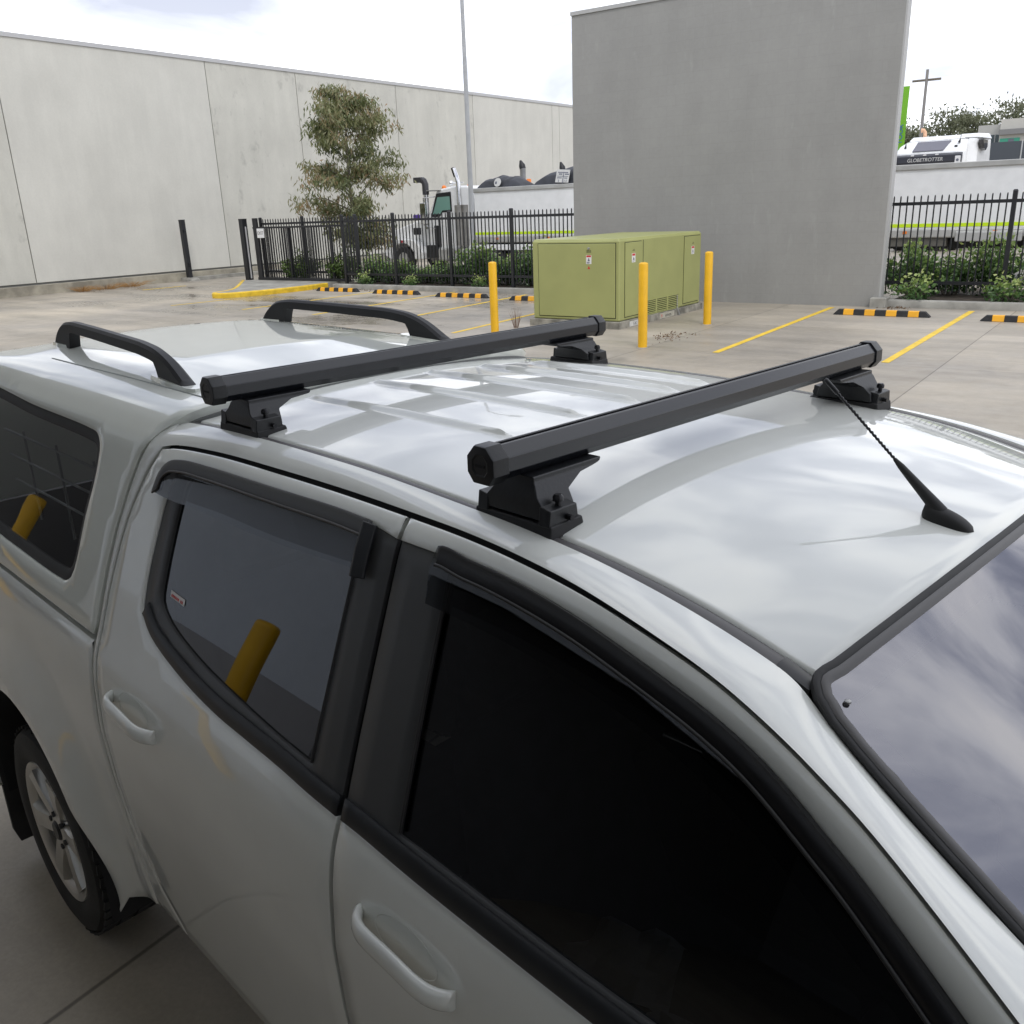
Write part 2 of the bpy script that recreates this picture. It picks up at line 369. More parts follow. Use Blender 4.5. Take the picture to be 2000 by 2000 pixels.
def side_frame():
    # cant rail and A pillar: from the roof gutter (then the windscreen trim) down to the door gap
    top = [(x, -.572-.0105*max(0, (x+.9)/.45), float(zg(x))-.001) for x in np.linspace(-2.03, -.46, 60)]
    top += [(-.432, -.585, 1.653), (-.412, -.595, 1.642), (-.390, -.604, 1.630), (-.360, -.612, 1.614), (-.297, -.626, 1.578), (-.206, -.640, 1.526), (-.10, -.653, 1.467), (.05, -.669, 1.38), (.2, -.683, 1.285), (.42, -.708, 1.13)]
    T = smooth_curve(np.array(top)[:, :3], .02) if False else np.array(top)
    def res(P, n):
        P = np.array(P); s = np.concatenate([[0], np.cumsum(np.linalg.norm(np.diff(P, axis=0), axis=1))]); q = np.linspace(0, s[-1], n)
        return np.stack([np.interp(q, s, P[:, i]) for i in range(P.shape[1])], 1)
    g2 = smooth_curve([(-2.035, 1.700)]+shift(G_TOP[1:], 0, .003)+[(.40, 1.06)], .01)
    B = np.array([on_side(x, z, .0) for x, z in g2])
    # match by x so that the section stays square to the car
    xs = np.concatenate([np.linspace(-2.03, -.46, 150), np.linspace(-.455, .40, 90)]); T2 = np.array(top)
    rows = []
    for x in xs:
        t = np.array([x, np.interp(x, T2[:, 0], T2[:, 1]), np.interp(x, T2[:, 0], T2[:, 2])])
        b = np.array([x, np.interp(x, B[:, 0], B[:, 1]), np.interp(x, B[:, 0], B[:, 2])])
        c = np.array([x, b[1]+.003, max(t[2]-.004, b[2]+.016)]); c = .52*c+.48*(t+b)/2
        row = [t+np.array([0, .004, -.012]), t+np.array([0, .0008, -.003])]
        for k in range(13):
            s = k/12; row.append((1-s)**2*t+2*s*(1-s)*c+s*s*b)
        row += [b+np.array([0, .004, -.0015]), b+np.array([0, .016, -.002])]
        rows.append(row)
    # smooth along x
    A = np.array(rows); K = A.copy()
    for _ in range(6): K[1:-1] = .25*K[:-2]+.5*K[1:-1]+.25*K[2:]
    mb = MB(ORG); mb.loft([[tuple(p) for p in r] for r in K], caps=False, closed=False)
    o = mb.build('side_frame', PAINT, car, smooth=60)
    strip = chain([(-2.03, 1.758), *G_CAB[0:1]], shift(G_CAB, .005, 0), [(-2.145, .42), (-1.975, .42)], shift(G_REAR, -.005, .002)[::-1], [(-2.014, 1.705), (-2.03, 1.758)])
    p = panel('rear_quarter', [strip], CAB, PAINT, car, step=.02, rim=.02, edge=.002, org=ORG)
    return o, p
for o in side_frame(): mirror(o)
# dark shell behind the gaps
bk = panel('inner_shell', [np.array([(-2.165, 1.70), (-2.165, .44), (.25, .44), (.25, 1.2), (-.25, 1.5), (-.42, 1.60), (-.62, 1.66), (-1.0, 1.70), (-1.9, 1.715)])], CAB, DARK, car, off=-.022, step=.05, rim=0, edge=0, org=ORG) if False else None
def gap_back():
    mb = MB(ORG); g = [on_side(x, z, -.016) for x, z in smooth_curve(G_TOP, .02)]
    def strip(P, w):
        P = smooth_curve(P, .02); O = []
        for x, z in P: O.append((x, z))
        O = np.array(O); L = offset_loop(O, w); Rr = offset_loop(O, -w)
        L[0], L[-1], Rr[0], Rr[-1] = O[0]+(L[1]-O[1]), O[-1]+(L[-2]-O[-2]), O[0]+(Rr[1]-O[1]), O[-1]+(Rr[-2]-O[-2])
        mb.loft([[tuple(on_side(*a, -.017)), tuple(on_side(*b, -.017))] for a, b in zip(L, Rr)], caps=False, closed=False)
    strip(G_TOP, .009); strip(G_REAR, .012); strip(G_CAB, .016); strip([(-1.118, 1.73), (-1.118, 1.5), (-1.118, 1.24), (-1.118, .44)], .016)
    return mb.build('gap_backing', DARK, car)  # black strips painting the shade inside the panel gaps
mirror(gap_back())
GLS = glass('dark tinted glass', (.13, .14, .15), 1.95)
VIS = glass('smoked acrylic', (.30, .32, .34), 1.6)
WSG = glass('windscreen glass', (.30, .32, .33), 2.8, (.95, .94, 1))
def door(which):
    rear = which == 'rear'
    W = W_R if rear else None
    if rear:
        outer = chain(shift([p for p in G_TOP if p[0] <= -1.12]+[(-1.122, 1.7275)], 0, -.0035)[::-1], shift(G_REAR, .004, -.002), [(-1.955, .42), (-1.124, .42)], [(-1.124, .42), (-1.124, 1.2385)], W_R[::-1], [(-1.124, 1.692), (-1.122, 1.724)])
    else:
        outer = chain(shift([(-1.114, 1.7275)]+[p for p in G_TOP if p[0] > -1.11], 0, -.0035), [(.22, 1.205), (.235, 1.05), (.21, .85), (.17, .42)], [(.17, .42), (-1.112, .42)], [(-1.112, .42), (-1.112, 1.239)], BELT_F, W_F[::-1], [(-1.112, 1.692), (-1.114, 1.724)])
    d = panel(which+'_door', [outer], CAB, PAINT, car, step=.035, rim=.016, edge=.0022, org=ORG)
    if rear:
        surround = chain(W_R, [(-1.126, 1.239), (-1.124, 1.692)])
        gl = chain([(-1.214, 1.678), (-1.5, 1.682), (-1.80, 1.676), (-1.862, 1.655), (-1.874, 1.60), (-1.881, 1.451), (-1.875, 1.396), (-1.84, 1.372), (-1.798, 1.356), (-1.665, 1.327), (-1.485, 1.305), (-1.342, 1.292), (-1.222, 1.286)], [(-1.222, 1.286), (-1.214, 1.678)])
    else:
        surround = chain(W_F, BELT_F[::-1], [(-1.112, 1.239), (-1.112, 1.692)])
        gl = chain([(-.985, 1.668), (-.90, 1.670), (-.80, 1.661), (-.70, 1.648), (-.59, 1.624), (-.485, 1.598), (-.41, 1.572), (-.33, 1.530), (-.27, 1.495), (-.15, 1.416), (-.02, 1.325), (.03, 1.285)], [(.03, 1.285), (-.5, 1.268), (-.972, 1.275)], [(-.972, 1.275), (-.985, 1.668)])
    panel('window_surround', [surround, gl], CAB, BLKTRIM, d, off=-.0035, step=.03, rim=.01, edge=.002, org=ORG)
    g = panel('window_glass', [offset_loop(gl, -.004*(1 if area(gl) > 0 else -1))], CAB, GLS, d, off=-.011, step=.03, rim=0, edge=0, org=ORG)
    # bright-edged felt run beside the glass and the belt moulding along the sill
    mb = MB(ORG)
    run = [(-1.214, 1.66), (-1.218, 1.47), (-1.224, 1.29)] if rear else [(-.982, 1.66), (-.977, 1.47), (-.97, 1.28)]
    mb.tube([on_side(x, z, -.004) for x, z in smooth_curve(run, .03)], .0035, 8); mb.build('glass_run', RUB, d, smooth=50)
    bp = smooth_curve(BELT_R[0:] if rear else BELT_F, .015); top = offset_loop(bp, .036 if not rear else .034)
    top[0], top[-1] = bp[0]+(top[1]-bp[1]), bp[-1]+(top[-2]-bp[-2])
    loop = np.vstack([bp, top[::-1]])
    panel('belt_moulding', [loop], CAB, BLK, d, off=.004, step=.03, rim=.012, edge=.003, org=ORG)
    if rear: vis = chain([(-1.984, 1.612), (-1.968, 1.657), (-1.935, 1.683), (-1.88, 1.694), (-1.755, 1.699), (-1.482, 1.7025), (-1.284, 1.7055), (-1.192, 1.704)], [(-1.192, 1.704), (-1.19, 1.628)], [(-1.19, 1.628), (-1.349, 1.619), (-1.531, 1.613), (-1.756, 1.613), (-1.901, 1.609), (-1.984, 1.612)])
    else: vis = chain([(-1.018, 1.700), (-.932, 1.6985), (-.839, 1.693), (-.712, 1.677), (-.598, 1.654), (-.489, 1.628), (-.417, 1.603), (-.326, 1.557), (-.275, 1.529), (-.16, 1.455)], [(-.16, 1.455), (-.19, 1.42)], [(-.19, 1.42), (-.30, 1.478), (-.40, 1.529), (-.5, 1.565), (-.61, 1.590), (-.75, 1.608), (-.88, 1.617), (-1.005, 1.62)], [(-1.005, 1.62), (-1.018, 1.700)])
    def vmap(x, z):
        P, n = CAB(x, z); top = np.interp(x, [p[0] for p in (W_R[::-1] if rear else W_F)][-12:] if False else [-2, -1.9, -1.2, -1.0, -.84, -.6, -.42, -.27, -.16], [1.67, 1.688, 1.702, 1.70, 1.692, 1.654, 1.603, 1.527, 1.455])
        k = np.clip((top-z)/.03, 0, 1); return P+n*(.005+.008*k)[:, None], n
    v = panel('weather_shield', [vis], vmap, VIS, d, off=0, step=.012, rim=0, edge=0, org=ORG)
    # the shield's black mounting flange along the frame, with a ridge below it whose paler colour paints its highlight
    fl = smooth_curve([(-1.984, 1.612), (-1.968, 1.657), (-1.935, 1.683), (-1.88, 1.694), (-1.755, 1.699), (-1.482, 1.7025), (-1.284, 1.7055), (-1.192, 1.704)] if rear else [(-1.018, 1.62), (-1.018, 1.697), (-.932, 1.6985), (-.839, 1.693), (-.712, 1.677), (-.598, 1.654), (-.489, 1.628), (-.417, 1.603), (-.326, 1.557), (-.275, 1.529), (-.16, 1.455)], .012)
    rd = offset_loop(fl, -.024 if rear else -.026); rd[0], rd[-1] = fl[0]+(rd[1]-fl[1])*.35, fl[-1]+(rd[-2]-fl[-2])
    if not rear: fl, rd = fl[7:], rd[7:]
    panel('shield_flange', [np.vstack([fl, rd[::-1]])], CAB, BLKTRIM if rear else mat('deep black acrylic', (.006, .006, .007), .35), d, off=.0145, step=.02, rim=.012, edge=.002, org=ORG)
    mb = MB(ORG); mb.tube([on_side(x, z, .0145) for x, z in rd], .0028, 8); mb.build('shield_ridge', mat('brown highlight ridge', (.05, .045, .042), .4) if rear else mat('dark ridge', (.016, .016, .016), .4), d, smooth=50)
    if rear:
        mb = MB(ORG); mb.loft([[tuple(on_side(x, z, o_)) for x, o_ in ((-1.196, .004), (-1.196, .022), (-1.188, .024), (-1.172, .010), (-1.172, .004))] for z in (1.70, 1.66, 1.615)]); mb.build('shield_bracket', BLK, d, bevel=.002)
        mb = MB(ORG); c = [on_side(x, z, -.0095) for x, z in ((-1.845, 1.413), (-1.777, 1.409), (-1.777, 1.423), (-1.845, 1.427))]
        mb.add([tuple(q) for q in c], [[0, 1, 2, 3]]); s = mb.build('sticker', mat('white sticker', (.75, .74, .72), .5), d)
        mb = MB(ORG); xs = np.linspace(-1.840, -1.783, 10)
        for i, x in enumerate(xs[:-1]):
            if i == 6: continue
            zz = 1.4127-(x+1.845)*.06
            q = [on_side(a, b, -.0088) for a, b in ((x, zz+.0025), (x+.0045, zz+.0022), (x+.0045, zz+.0078), (x, zz+.0082))]; mb.add([tuple(k) for k in q], [[0, 1, 2, 3]])
        mb.build('sticker_lettering', mat('red ink', (.6, .03, .03), .5), d)
    # pull handle over its cup
    hx0, hx1, hz = (-2.035, -1.80, 1.128) if rear else (-1.03, -.795, 1.12)
    mb = MB(ORG); rings = []
    for k in range(25):
        t = k/24; x = hx0+(hx1-hx0)*t; e5 = abs(2*t-1)**5; lift = .030*(1-e5)+.003; w = .0195*(1-.12*abs(2*t-1)**3); zz = hz-.012*t+.006*math.sin(math.pi*t)
        c = on_side(x, zz, lift); e = on_side(x, zz+.01, lift)-on_side(x, zz-.01, lift); e /= np.linalg.norm(e); n = on_side(x, zz, lift+.01)-c; n /= np.linalg.norm(n)
        hh = .009+.005*e5
        rings.append([tuple(c+e*w*math.cos(a)+n*(hh*math.sin(a))) for a in np.linspace(0, 2*math.pi, 15)[:-1]])
    mb.loft(rings); mb.build('door_handle', PAINT, d, smooth=60)
    mb = MB(ORG); cup = []
    for r, dpt in ((.0, -.022), (.4, -.020), (.75, -.011), (.93, -.002), (1.0, .0009)):
        cup.append([tuple(on_side((hx0+hx1)/2-.0+.078*r*math.cos(a), hz+.006+.036*r*math.sin(a), dpt)) for a in np.linspace(0, 2*math.pi, 29)[:-1]])
    mb.loft(cup, caps=False); mb.build('handle_cup', PAINT, d, smooth=60)
    return d
for w_ in ('rear', 'front'): mirror(door(w_))
# ---- windscreen
def wz(x, y):
    y2 = (np.asarray(y)/.58)**2; t = np.asarray(x)-(-.377-.05*y2); return 1.735-.065*y2-.5*t-.085*np.clip(t, 0, 9)**2
def windscreen():
    side = [(-.4175, -.556), (-.4195, -.568), (-.416, -.580), (-.405, -.593), (-.380, -.606), (-.345, -.615), (-.29, -.625), (-.2, -.638), (-.1, -.65), (.05, -.665), (.3, -.69), (.66, -.72)]
    hd = [(float(xh(y))+.004, y) for y in np.linspace(-.540, .540, 24)]
    right = side; left = [(x, -y) for x, y in side]
    loop = chain(right[::-1]+hd+left, [left[-1], (.74, 0), right[-1]] if False else [(.66, .72), (.74, .4), (.77, 0), (.74, -.4), (.66, -.72)], step=.02)
    def wm(x, y):
        e = .004; z = wz(x, y); gx = (wz(x+e, y)-wz(x-e, y))/(2*e); gy = (wz(x, y+e)-wz(x, y-e))/(2*e)
        n = np.stack([-gx, -gy, np.ones_like(gx)], 1); n /= np.linalg.norm(n, axis=1)[:, None]; return np.stack([x, y, z], 1), n
    s = 1 if area(loop) > 0 else -1
    inner = offset_loop(loop, s*.016)
    o = panel('windscreen', [inner], wm, WSG, car, off=-.004, step=.05, rim=0, edge=0, org=ORG)
    panel('windscreen_trim', [offset_loop(loop, s*.006), offset_loop(loop, s*.0175)], wm, mat('grey windscreen moulding', (.10, .097, .096), .5), o, off=-.0012, step=.02, rim=.012, edge=.002, org=ORG)
    panel('outer_seal', [offset_loop(loop, -s*.003), offset_loop(loop, s*.0075)], wm, RUB, o, off=-.0030, step=.02, rim=.012, edge=.002, org=ORG)
    band = panel('windscreen_frit', [offset_loop(loop, s*.015), offset_loop(loop, s*.045)], wm, mat('black frit', (.008, .008, .009), .5), o, off=-.009, step=.03, rim=0, edge=0, org=ORG)
    mb = MB(ORG); p, n = wm(np.array([-.378]), np.array([-.575])); mb.lathe([(.004, 0), (.004, .0025), (.002, .004)], tuple(p[0]+n[0]*-.002), n=12); mb.build('trim_clip', STEEL, o, smooth=40)
windscreen()
# ---- aerial
def aerial():
    bx, by = -.437, -.150; bz = float(roof_z(np.array([bx]), np.array([by]))[0])
    mb = MB(ORG); rings = []
    for k in range(17):
        t = k/16; x = bx-.036+.076*t; w = .0155*max(.0, 1-abs(2*t-1)**3.2)**.5+.001; h = .023*(max(0, 1-t**2.2))**.6*min(1, (t*9)**.6+.25)+.002
        z0 = float(roof_z(np.array([x]), np.array([by]))[0])-.002
        rings.append([(x, by+w*math.cos(a), z0+h*max(0, math.sin(a))**.75) for a in np.linspace(0, math.pi, 13)]+[(x, by-w, z0-.004), (x, by+w, z0-.004)])
    mb.loft(rings); base = mb.build('aerial_base', RUB, car, smooth=55)
    A = np.array([bx-.018, by, bz+.022]); T = np.array([-.642, by-.002, 1.931])
    D = T-A; mb = MB(ORG)
    mb.tube([A-D*.05, A+D*.02, A+D*.10, A+D*.22, A+D*.30, A+D*.36], [.011, .0100, .0085, .0066, .0052, .0028], 14); mb.build('aerial_stem', RUB, base, smooth=60)
    mb = MB(ORG); pts = []; rs = []
    for k in range(161):
        t = .34+.56*k/160; w = .0011; pts.append(A+D*t+np.array([0, w*.5*math.sin(k*.8), w*.5*math.cos(k*.8)])); rs.append(.0022+.0004*math.sin(k*.8))
    mb.tube(pts, rs, 8); mb.tube([A+D*.88, A+D*.885, A+D*.99, A+D*1.0], [.0026, .0038, .0036, .002], 10); mb.build('aerial_mast', mat('black braided mast', (.014, .014, .016), .45), base, smooth=60)
aerial()
# ---- canopy: section unrolled as s = distance from the roof's middle
CSEC = np.array([(0, 1.806), (.2, 1.803), (.35, 1.797), (.46, 1.789), (.53, 1.780), (.567, 1.771), (.592, 1.757), (.615, 1.733), (.645, 1.703), (.668, 1.65), (.725, 1.5), (.78, 1.35), (.815, 1.25), (.826, 1.225)])
CSEC = np.vstack([[(-.2, 1.803)], CSEC, [(.83, 1.20)]])
_fine = smooth_curve(CSEC, .004); _i0 = int(np.argmin(np.abs(_fine[:, 0])+np.abs(_fine[:, 1]-1.806)))
_fine = _fine[_i0:]; _s = np.concatenate([[0], np.cumsum(np.hypot(*np.diff(_fine, axis=0).T))])
z2s = lambda z: float(np.interp(-z, -_fine[:, 1], _s))
def can_yz(x, s):
    a = np.abs(s); y = np.interp(a, _s, _fine[:, 0]); z = np.interp(a, _s, _fine[:, 1])
    top = np.clip((.62-a)/.3, 0, 1); top = top*top*(3-2*top)
    z = z+top*(.016*np.clip((-2.0-x)/.5, 0, 1)-.05*np.clip((-3.25-x)/.4, 0, 1)**2)
    wy = 1-.02*np.clip((-2.9-x)/.8, 0, 1)
    return y*np.sign(s)*wy, z
def can_map(x, s):
    e = .004; y, z = can_yz(x, s); ya, za = can_yz(x, s+e); yb, zb = can_yz(x, s-e); xa, xb = can_yz(x+e, s), can_yz(x-e, s)
    ts = np.stack([0*x, ya-yb, za-zb], 1); tx = np.stack([0*x+2*e, xa[0]-xb[0], xa[1]-xb[1]], 1)
    n = np.cross(tx, ts); n /= np.linalg.norm(n, axis=1)[:, None]; n *= np.where(n[:, 2:3] < 0, -1, 1)
    return np.stack([x, y, z], 1), n
S_SEAM = z2s(1.236)
def cx_front(s):
    a = abs(s); z = float(np.interp(a, _s, _fine[:, 1]))
    return float(np.interp(-z, [-1.9, -1.80, -1.785, -1.76, -1.73, -1.68, -1.6, -1.5, -1.4, -1.3, -1.2], [-1.985, -1.988, -1.994, -2.02, -2.06, -2.105, -2.135, -2.160, -2.174, -2.176, -2.176]))
CW = [(-3.30, 1.709), (-2.845, 1.699), (-2.44, 1.693), (-2.375, 1.687), (-2.338, 1.662), (-2.326, 1.598), (-2.342, 1.484), (-2.348, 1.375), (-2.362, 1.335), (-2.40, 1.310), (-2.46, 1.304), (-2.952, 1.308), (-3.40, 1.312), (-3.47, 1.335), (-3.48, 1.40), (-3.46, 1.55), (-3.43, 1.66), (-3.38, 1.70)]
def canopy():
    fr = [(cx_front(s), s) for s in np.linspace(-S_SEAM, S_SEAM, 90)]
    ra = np.linspace(S_SEAM, -S_SEAM, 60)
    rear = [(-3.66+.13*(1-(abs(s)/S_SEAM))**1.0*1.2, s) for s in ra]
    loop = chain(fr, [fr[-1], rear[0]], rear, [rear[-1], fr[0]], step=.02)
    h1 = smooth_curve([(x, z2s(z)) for x, z in CW], .015, True); h2 = h1*[1, -1]
    c = panel('canopy', [loop, h1, h2], can_map, FIBRE, car, off=.006, step=.03, rim=.026, edge=.006, org=ORG)
    for h, nm in ((-1, 0), (1, 1)):
        L = h1*[1, h]; s = 1 if area(L) > 0 else -1
        panel('window_seal', [offset_loop(L, -s*.003), offset_loop(L, s*.032)], can_map, RUB, c, off=-.004, step=.02, rim=.012, edge=.003, org=ORG)
        panel('side_window', [offset_loop(L, s*.028)], can_map, CGL, c, off=-.008, step=.05, rim=0, edge=0, org=ORG)
    # front rubber between canopy and cab
    mb = MB(ORG); rings = []
    for s in np.linspace(-z2s(1.45), z2s(1.45), 120):
        x = cx_front(s); y, z = can_yz(np.array([x]), np.array([s])); P, n = can_map(np.array([x]), np.array([s]))
        p = P[0]-n[0]*.020; rings.append([tuple(p+np.array([a, 0, 0])+n[0]*b) for a, b in ((-.01, .0), (.012, .0), (.018, -.008), (.018, -.03), (-.01, -.03))])
    mb.loft(rings); mb.build('front_seal', mat('grey seal', (.10, .105, .10), .6), c, smooth=50)
    # shallow crease where roof skin laps the sides
    mb = MB(ORG); mb.tube([(x, *[float(q[0]) for q in can_yz(np.array([x]), np.array([-.50]))][:1], float(can_yz(np.array([x]), np.array([-.50]))[1][0])+.0062) for x in np.linspace(-3.1, -2.05, 40)], .0022, 6)
    mb.build('roof_crease', mat('grey bead', (.33, .35, .34), .5), c, smooth=50)
    # black roof rails on raised pads
    for yr, yf in ((-.385, -.475), (.42, .40)):
        yy = lambda x: yr+(yf-yr)*(x+3.33)/1.17
        def zr(x): return float(can_yz(np.array([x]), np.array([yy(x)]))[1][0])+.006
        prof = [(-3.335, .0), (-3.31, .028), (-3.27, .055), (-3.22, .076), (-3.15, .086), (-3.0, .088), (-2.68, .086), (-2.46, .083), (-2.37, .076), (-2.29, .056), (-2.22, .026), (-2.165, 0)]
        cen = smooth_curve(prof, .012); mb = MB(ORG); rings = []
        for (x, h) in cen:
            y0 = yy(x); t = (x+2.75)/.6; w = .0165+.005*abs(t)**4; z0 = zr(x)
            ea, eb = -3.135, -2.385
            if x < ea-.025 or x > eb+.03: lower = -.002
            else:
                d = max(0, ea-x, x-eb)+0; lower = max(-.002, h-.034-(d/.03)**2*.06)
            hh = max(h, lower+.003); hs = hh-.008 if hh > .012 else hh*.5
            rings.append([(x, y0-w, z0+lower), (x, y0-w, z0+hs), (x, y0-w*.55, z0+hh), (x, y0+w*.55, z0+hh), (x, y0+w, z0+hs), (x, y0+w, z0+lower)])
        mb.loft(rings); mb.build('roof_rail', mat('black rail plastic', (.009, .0095, .011), .5, amt=.2, scale=6, bump=.1, spec=.35), c, smooth=38)
        for a, b in ((-3.365, -3.19), (-2.42, -2.13)):
            mb = MB(ORG); mb.loft([[(x, yy(x)-w, zr(x)-.008), (x, yy(x)-w*.86, zr(x)+.007), (x, yy(x)+w*.86, zr(x)+.007), (x, yy(x)+w, zr(x)-.008)] for x, w in ((a, .010), (a+.02, .026), ((a+b)/2, .03), (b-.02, .026), (b, .010))])
            mb.build('rail_pad', FIBRE, c, smooth=40)
    # wire shelf and gear seen through the window
    mb = MB(ORG)
    for z in (1.36, 1.45, 1.54): mb.tube([(-3.4, -.60, z), (-2.52, -.60, z), (-2.47, -.60, z-.05), (-2.47, -.60, z-.1)], .004, 6)
    for x in (-3.2, -2.9, -2.6): mb.tube([(x, -.60, 1.25), (x, -.60, 1.56)], .004, 6)
    mb.build('wire_shelf', STEEL, c, smooth=50)
    mb = MB(ORG); mb.box(-3.3, -2.55, -.35, .1, 1.0, 1.30); mb.build('cargo_box', mat('dark red fabric', (.12, .012, .014), .8), c, bevel=.03)
    return c
CGL = glass('canopy window glass', (.70, .72, .72), 1.5)
can = canopy()
# ---- tub, wheels, front of the car
def tub():
    arch = [(HX+.475*math.cos(a), HZ+.02+.475*math.sin(a)) for a in np.linspace(R(-8), R(188), 60)]
    loop = chain([(-3.70, 1.226), (-2.168, 1.222)], shift(G_CAB[6:], -.006)+[(-2.16, .40)], [(-2.16, .40), (-2.28, .37)], arch, [(-3.27, .42), (-3.70, .48)], [(-3.70, .48), (-3.73, .9), (-3.70, 1.226)], step=.018)
    t = panel('tub_side', [loop], TUB, PAINT, car, off=.002, step=.03, rim=.03, edge=.004, org=ORG)
    mb = MB(ORG); rings = []
    for a in np.linspace(R(-12), R(192), 40):
        c, s = math.cos(a), math.sin(a); rings.append([(HX+r*c, y, HZ+.02+r*s) for r, y in ((.470, -.885), (.470, -.55), (.53, -.55))])
    mb.loft(rings, caps=False, closed=False); mb.build('wheel_arch', DARK, t, smooth=50)
    mb = MB(ORG); mb.loft([[(-3.27+.02*k, y, z) for y, z in ((-.90, .52), (-.90, .12), (-.885, .06), (-.62, .06), (-.62, .52))] for k in (0, 1)]); mb.build('mud_flap', RUB, t, bevel=.004)
    mirror(t)
    mb = MB(ORG); mb.box(-3.68, -2.18, -.78, .78, .55, .62); mb.box(-3.70, -3.66, -.80, .80, .5, 1.22); mb.box(-2.2, -2.17, -.60, .60, .5, 1.60); mb.build('tub_floor', DARK, car)
    mb = MB(ORG); mb.loft([[(-3.665+.02*k, y, z) for y, z in ((-.79, 1.23), (-.66, 1.66), (-.5, 1.745), (.5, 1.745), (.66, 1.66), (.79, 1.23))] for k in (0, 1)]); mb.build('tailgate_panel', FIBRE, car, bevel=.005)
tub()
def wheel(x, sgn):
    w = bpy.data.objects.new('wheel', None); COL.objects.link(w); w.parent = car; w.location = (x-OX, .765*sgn, .35); w.rotation_euler = (0, 0, 0 if sgn < 0 else math.pi)
    mb = MB(); mb.lathe([(.235, -.105), (.265, -.118), (.305, -.120), (.335, -.110), (.348, -.09), (.352, -.05), (.352, .05), (.348, .09), (.335, .11), (.305, .12), (.235, .105)], (0, 0, 0), 'y', 64, False)
    for k in range(48):
        a = 2*math.pi*k/48; c, s = math.cos(a), math.sin(a)
        for y0, y1 in ((-.105, -.06), (-.05, -.005), (.005, .05), (.06, .105)):
            r0, r1 = .349, .357; da = .045; q = []
            for r in (r0, r1): q.append([(r*math.cos(a+d), y, r*math.sin(a+d)) for d, y in ((-da, y0), (da, y0+.004), (da, y1), (-da, y1-.004))])
            mb.hexa(q[0], q[1])
    mb.build('tyre', mat('tyre rubber', (.022, .022, .021), .75, amt=.35, scale=7, bump=.3), w, smooth=35)
    ALU = mat('alloy wheel', (.55, .54, .51), .3, metal=.85, amt=.15, scale=6)
    mb = MB(); mb.lathe([(.232, .09), (.225, .07), (.205, .06), (.205, -.09), (.222, -.105), (.238, -.11), (.242, -.103), (.242, .09)], (0, 0, 0), 'y', 48, False)
    for k in range(6):
        a0 = 2*math.pi*k/6+.2
        def P(r, da, y): return (r*math.cos(a0+da), y, r*math.sin(a0+da))
        mb.loft([[P(r, -d, y), P(r, -d*.75, y-.018), P(r, d*.75, y-.018), P(r, d, y), P(r, d, y+.03), P(r, -d, y+.03)] for r, d, y in ((.05, .62, -.078), (.09, .42, -.082), (.14, .27, -.088), (.18, .22, -.090), (.212, .24, -.092))])
    mb.lathe([(0, -.10), (.045, -.10), (.062, -.094), (.07, -.08), (.07, -.02), (0, -.02)], (0, 0, 0), 'y', 24)
    mb.build('rim', ALU, w, smooth=40)
    mb = MB(); mb.lathe([(0, -.108), (.028, -.108), (.034, -.102), (.034, -.09)], (0, 0, 0), 'y', 20)
    for k in range(6):
        a = 2*math.pi*k/6+.72; mb.lathe([(0, -.106), (.009, -.104), (.010, -.085)], (.052*math.cos(a)*1.1, 0, .052*math.sin(a)*1.1), 'y', 6)
    mb.build('wheel_nut', mat('dark hub', (.05, .05, .05), .4, metal=.6), w, smooth=40)
    mb = MB(); mb.lathe([(0, .02), (.16, .02), (.16, .03), (0, .03)], (0, 0, 0), 'y', 32); mb.build('brake_disc', STEEL, w, smooth=40)
for x in (HX, .33):
    for s in (-1, 1): wheel(x, s)
def front():
    mb = MB(ORG); rings = []
    for x, hw, zt, zs in ((.24, .862, 1.16, 1.02), (.5, .868, 1.13, 1.02), (.8, .872, 1.10, 1.0), (1.1, .865, 1.05, .96), (1.3, .83, 1.0, .92), (1.42, .76, .93, .86), (1.47, .66, .80, .74)):
        hy = np.linspace(-1, 1, 25); rings.append([(x, -hw+.02, .62 if abs(x-.33) < .5 else .45), (x, -hw, zs-.12)]+[(x, h*(hw-.02), zs+(zt-zs)*(1-abs(h)**3.2)) for h in hy]+[(x, hw, zs-.12), (x, hw-.02, .62 if abs(x-.33) < .5 else .45)])
    mb.loft(rings, caps=False, closed=False); mb.build('bonnet', PAINT, car, smooth=50)
    mb = MB(ORG); mb.box(1.40, 1.50, -.62, .62, .45, .80); mb.build('grille', BLK, car, bevel=.03)
    mb = MB(ORG); mb.box(1.36, 1.56, -.80, .80, .40, .62); mb.build('bumper', PAINT, car, bevel=.05)
    for s in (-1, 1):
        mb = MB(ORG); mb.box(1.25, 1.43, *sorted((s*.55, s*.80)), .74, .90); mb.build('headlight', mat('headlamp lens', (.6, .62, .65), .08, ior=1.5), car, bevel=.03)
        mb = MB(ORG); c = (.17, s*1.0, 1.30); mb.loft([[(c[0]+dx, c[1]+s*.11*math.cos(a)*w, c[2]+.085*math.sin(a)*w) for a in np.linspace(0, 2*math.pi, 17)[:-1]] for dx, w in ((-.05, .9), (-.045, 1), (.02, .98), (.06, .8), (.085, .45))])
        mb.tube([(.16, s*.80, 1.25), (.16, s*.92, 1.27)], .022, 10); mb.build('side_mirror', PAINT, car, smooth=45)
    mb = MB(ORG); mb.box(.3, .5, -.7, .7, .5, 1.05); mb.build('cowl', DARK, car)
front()
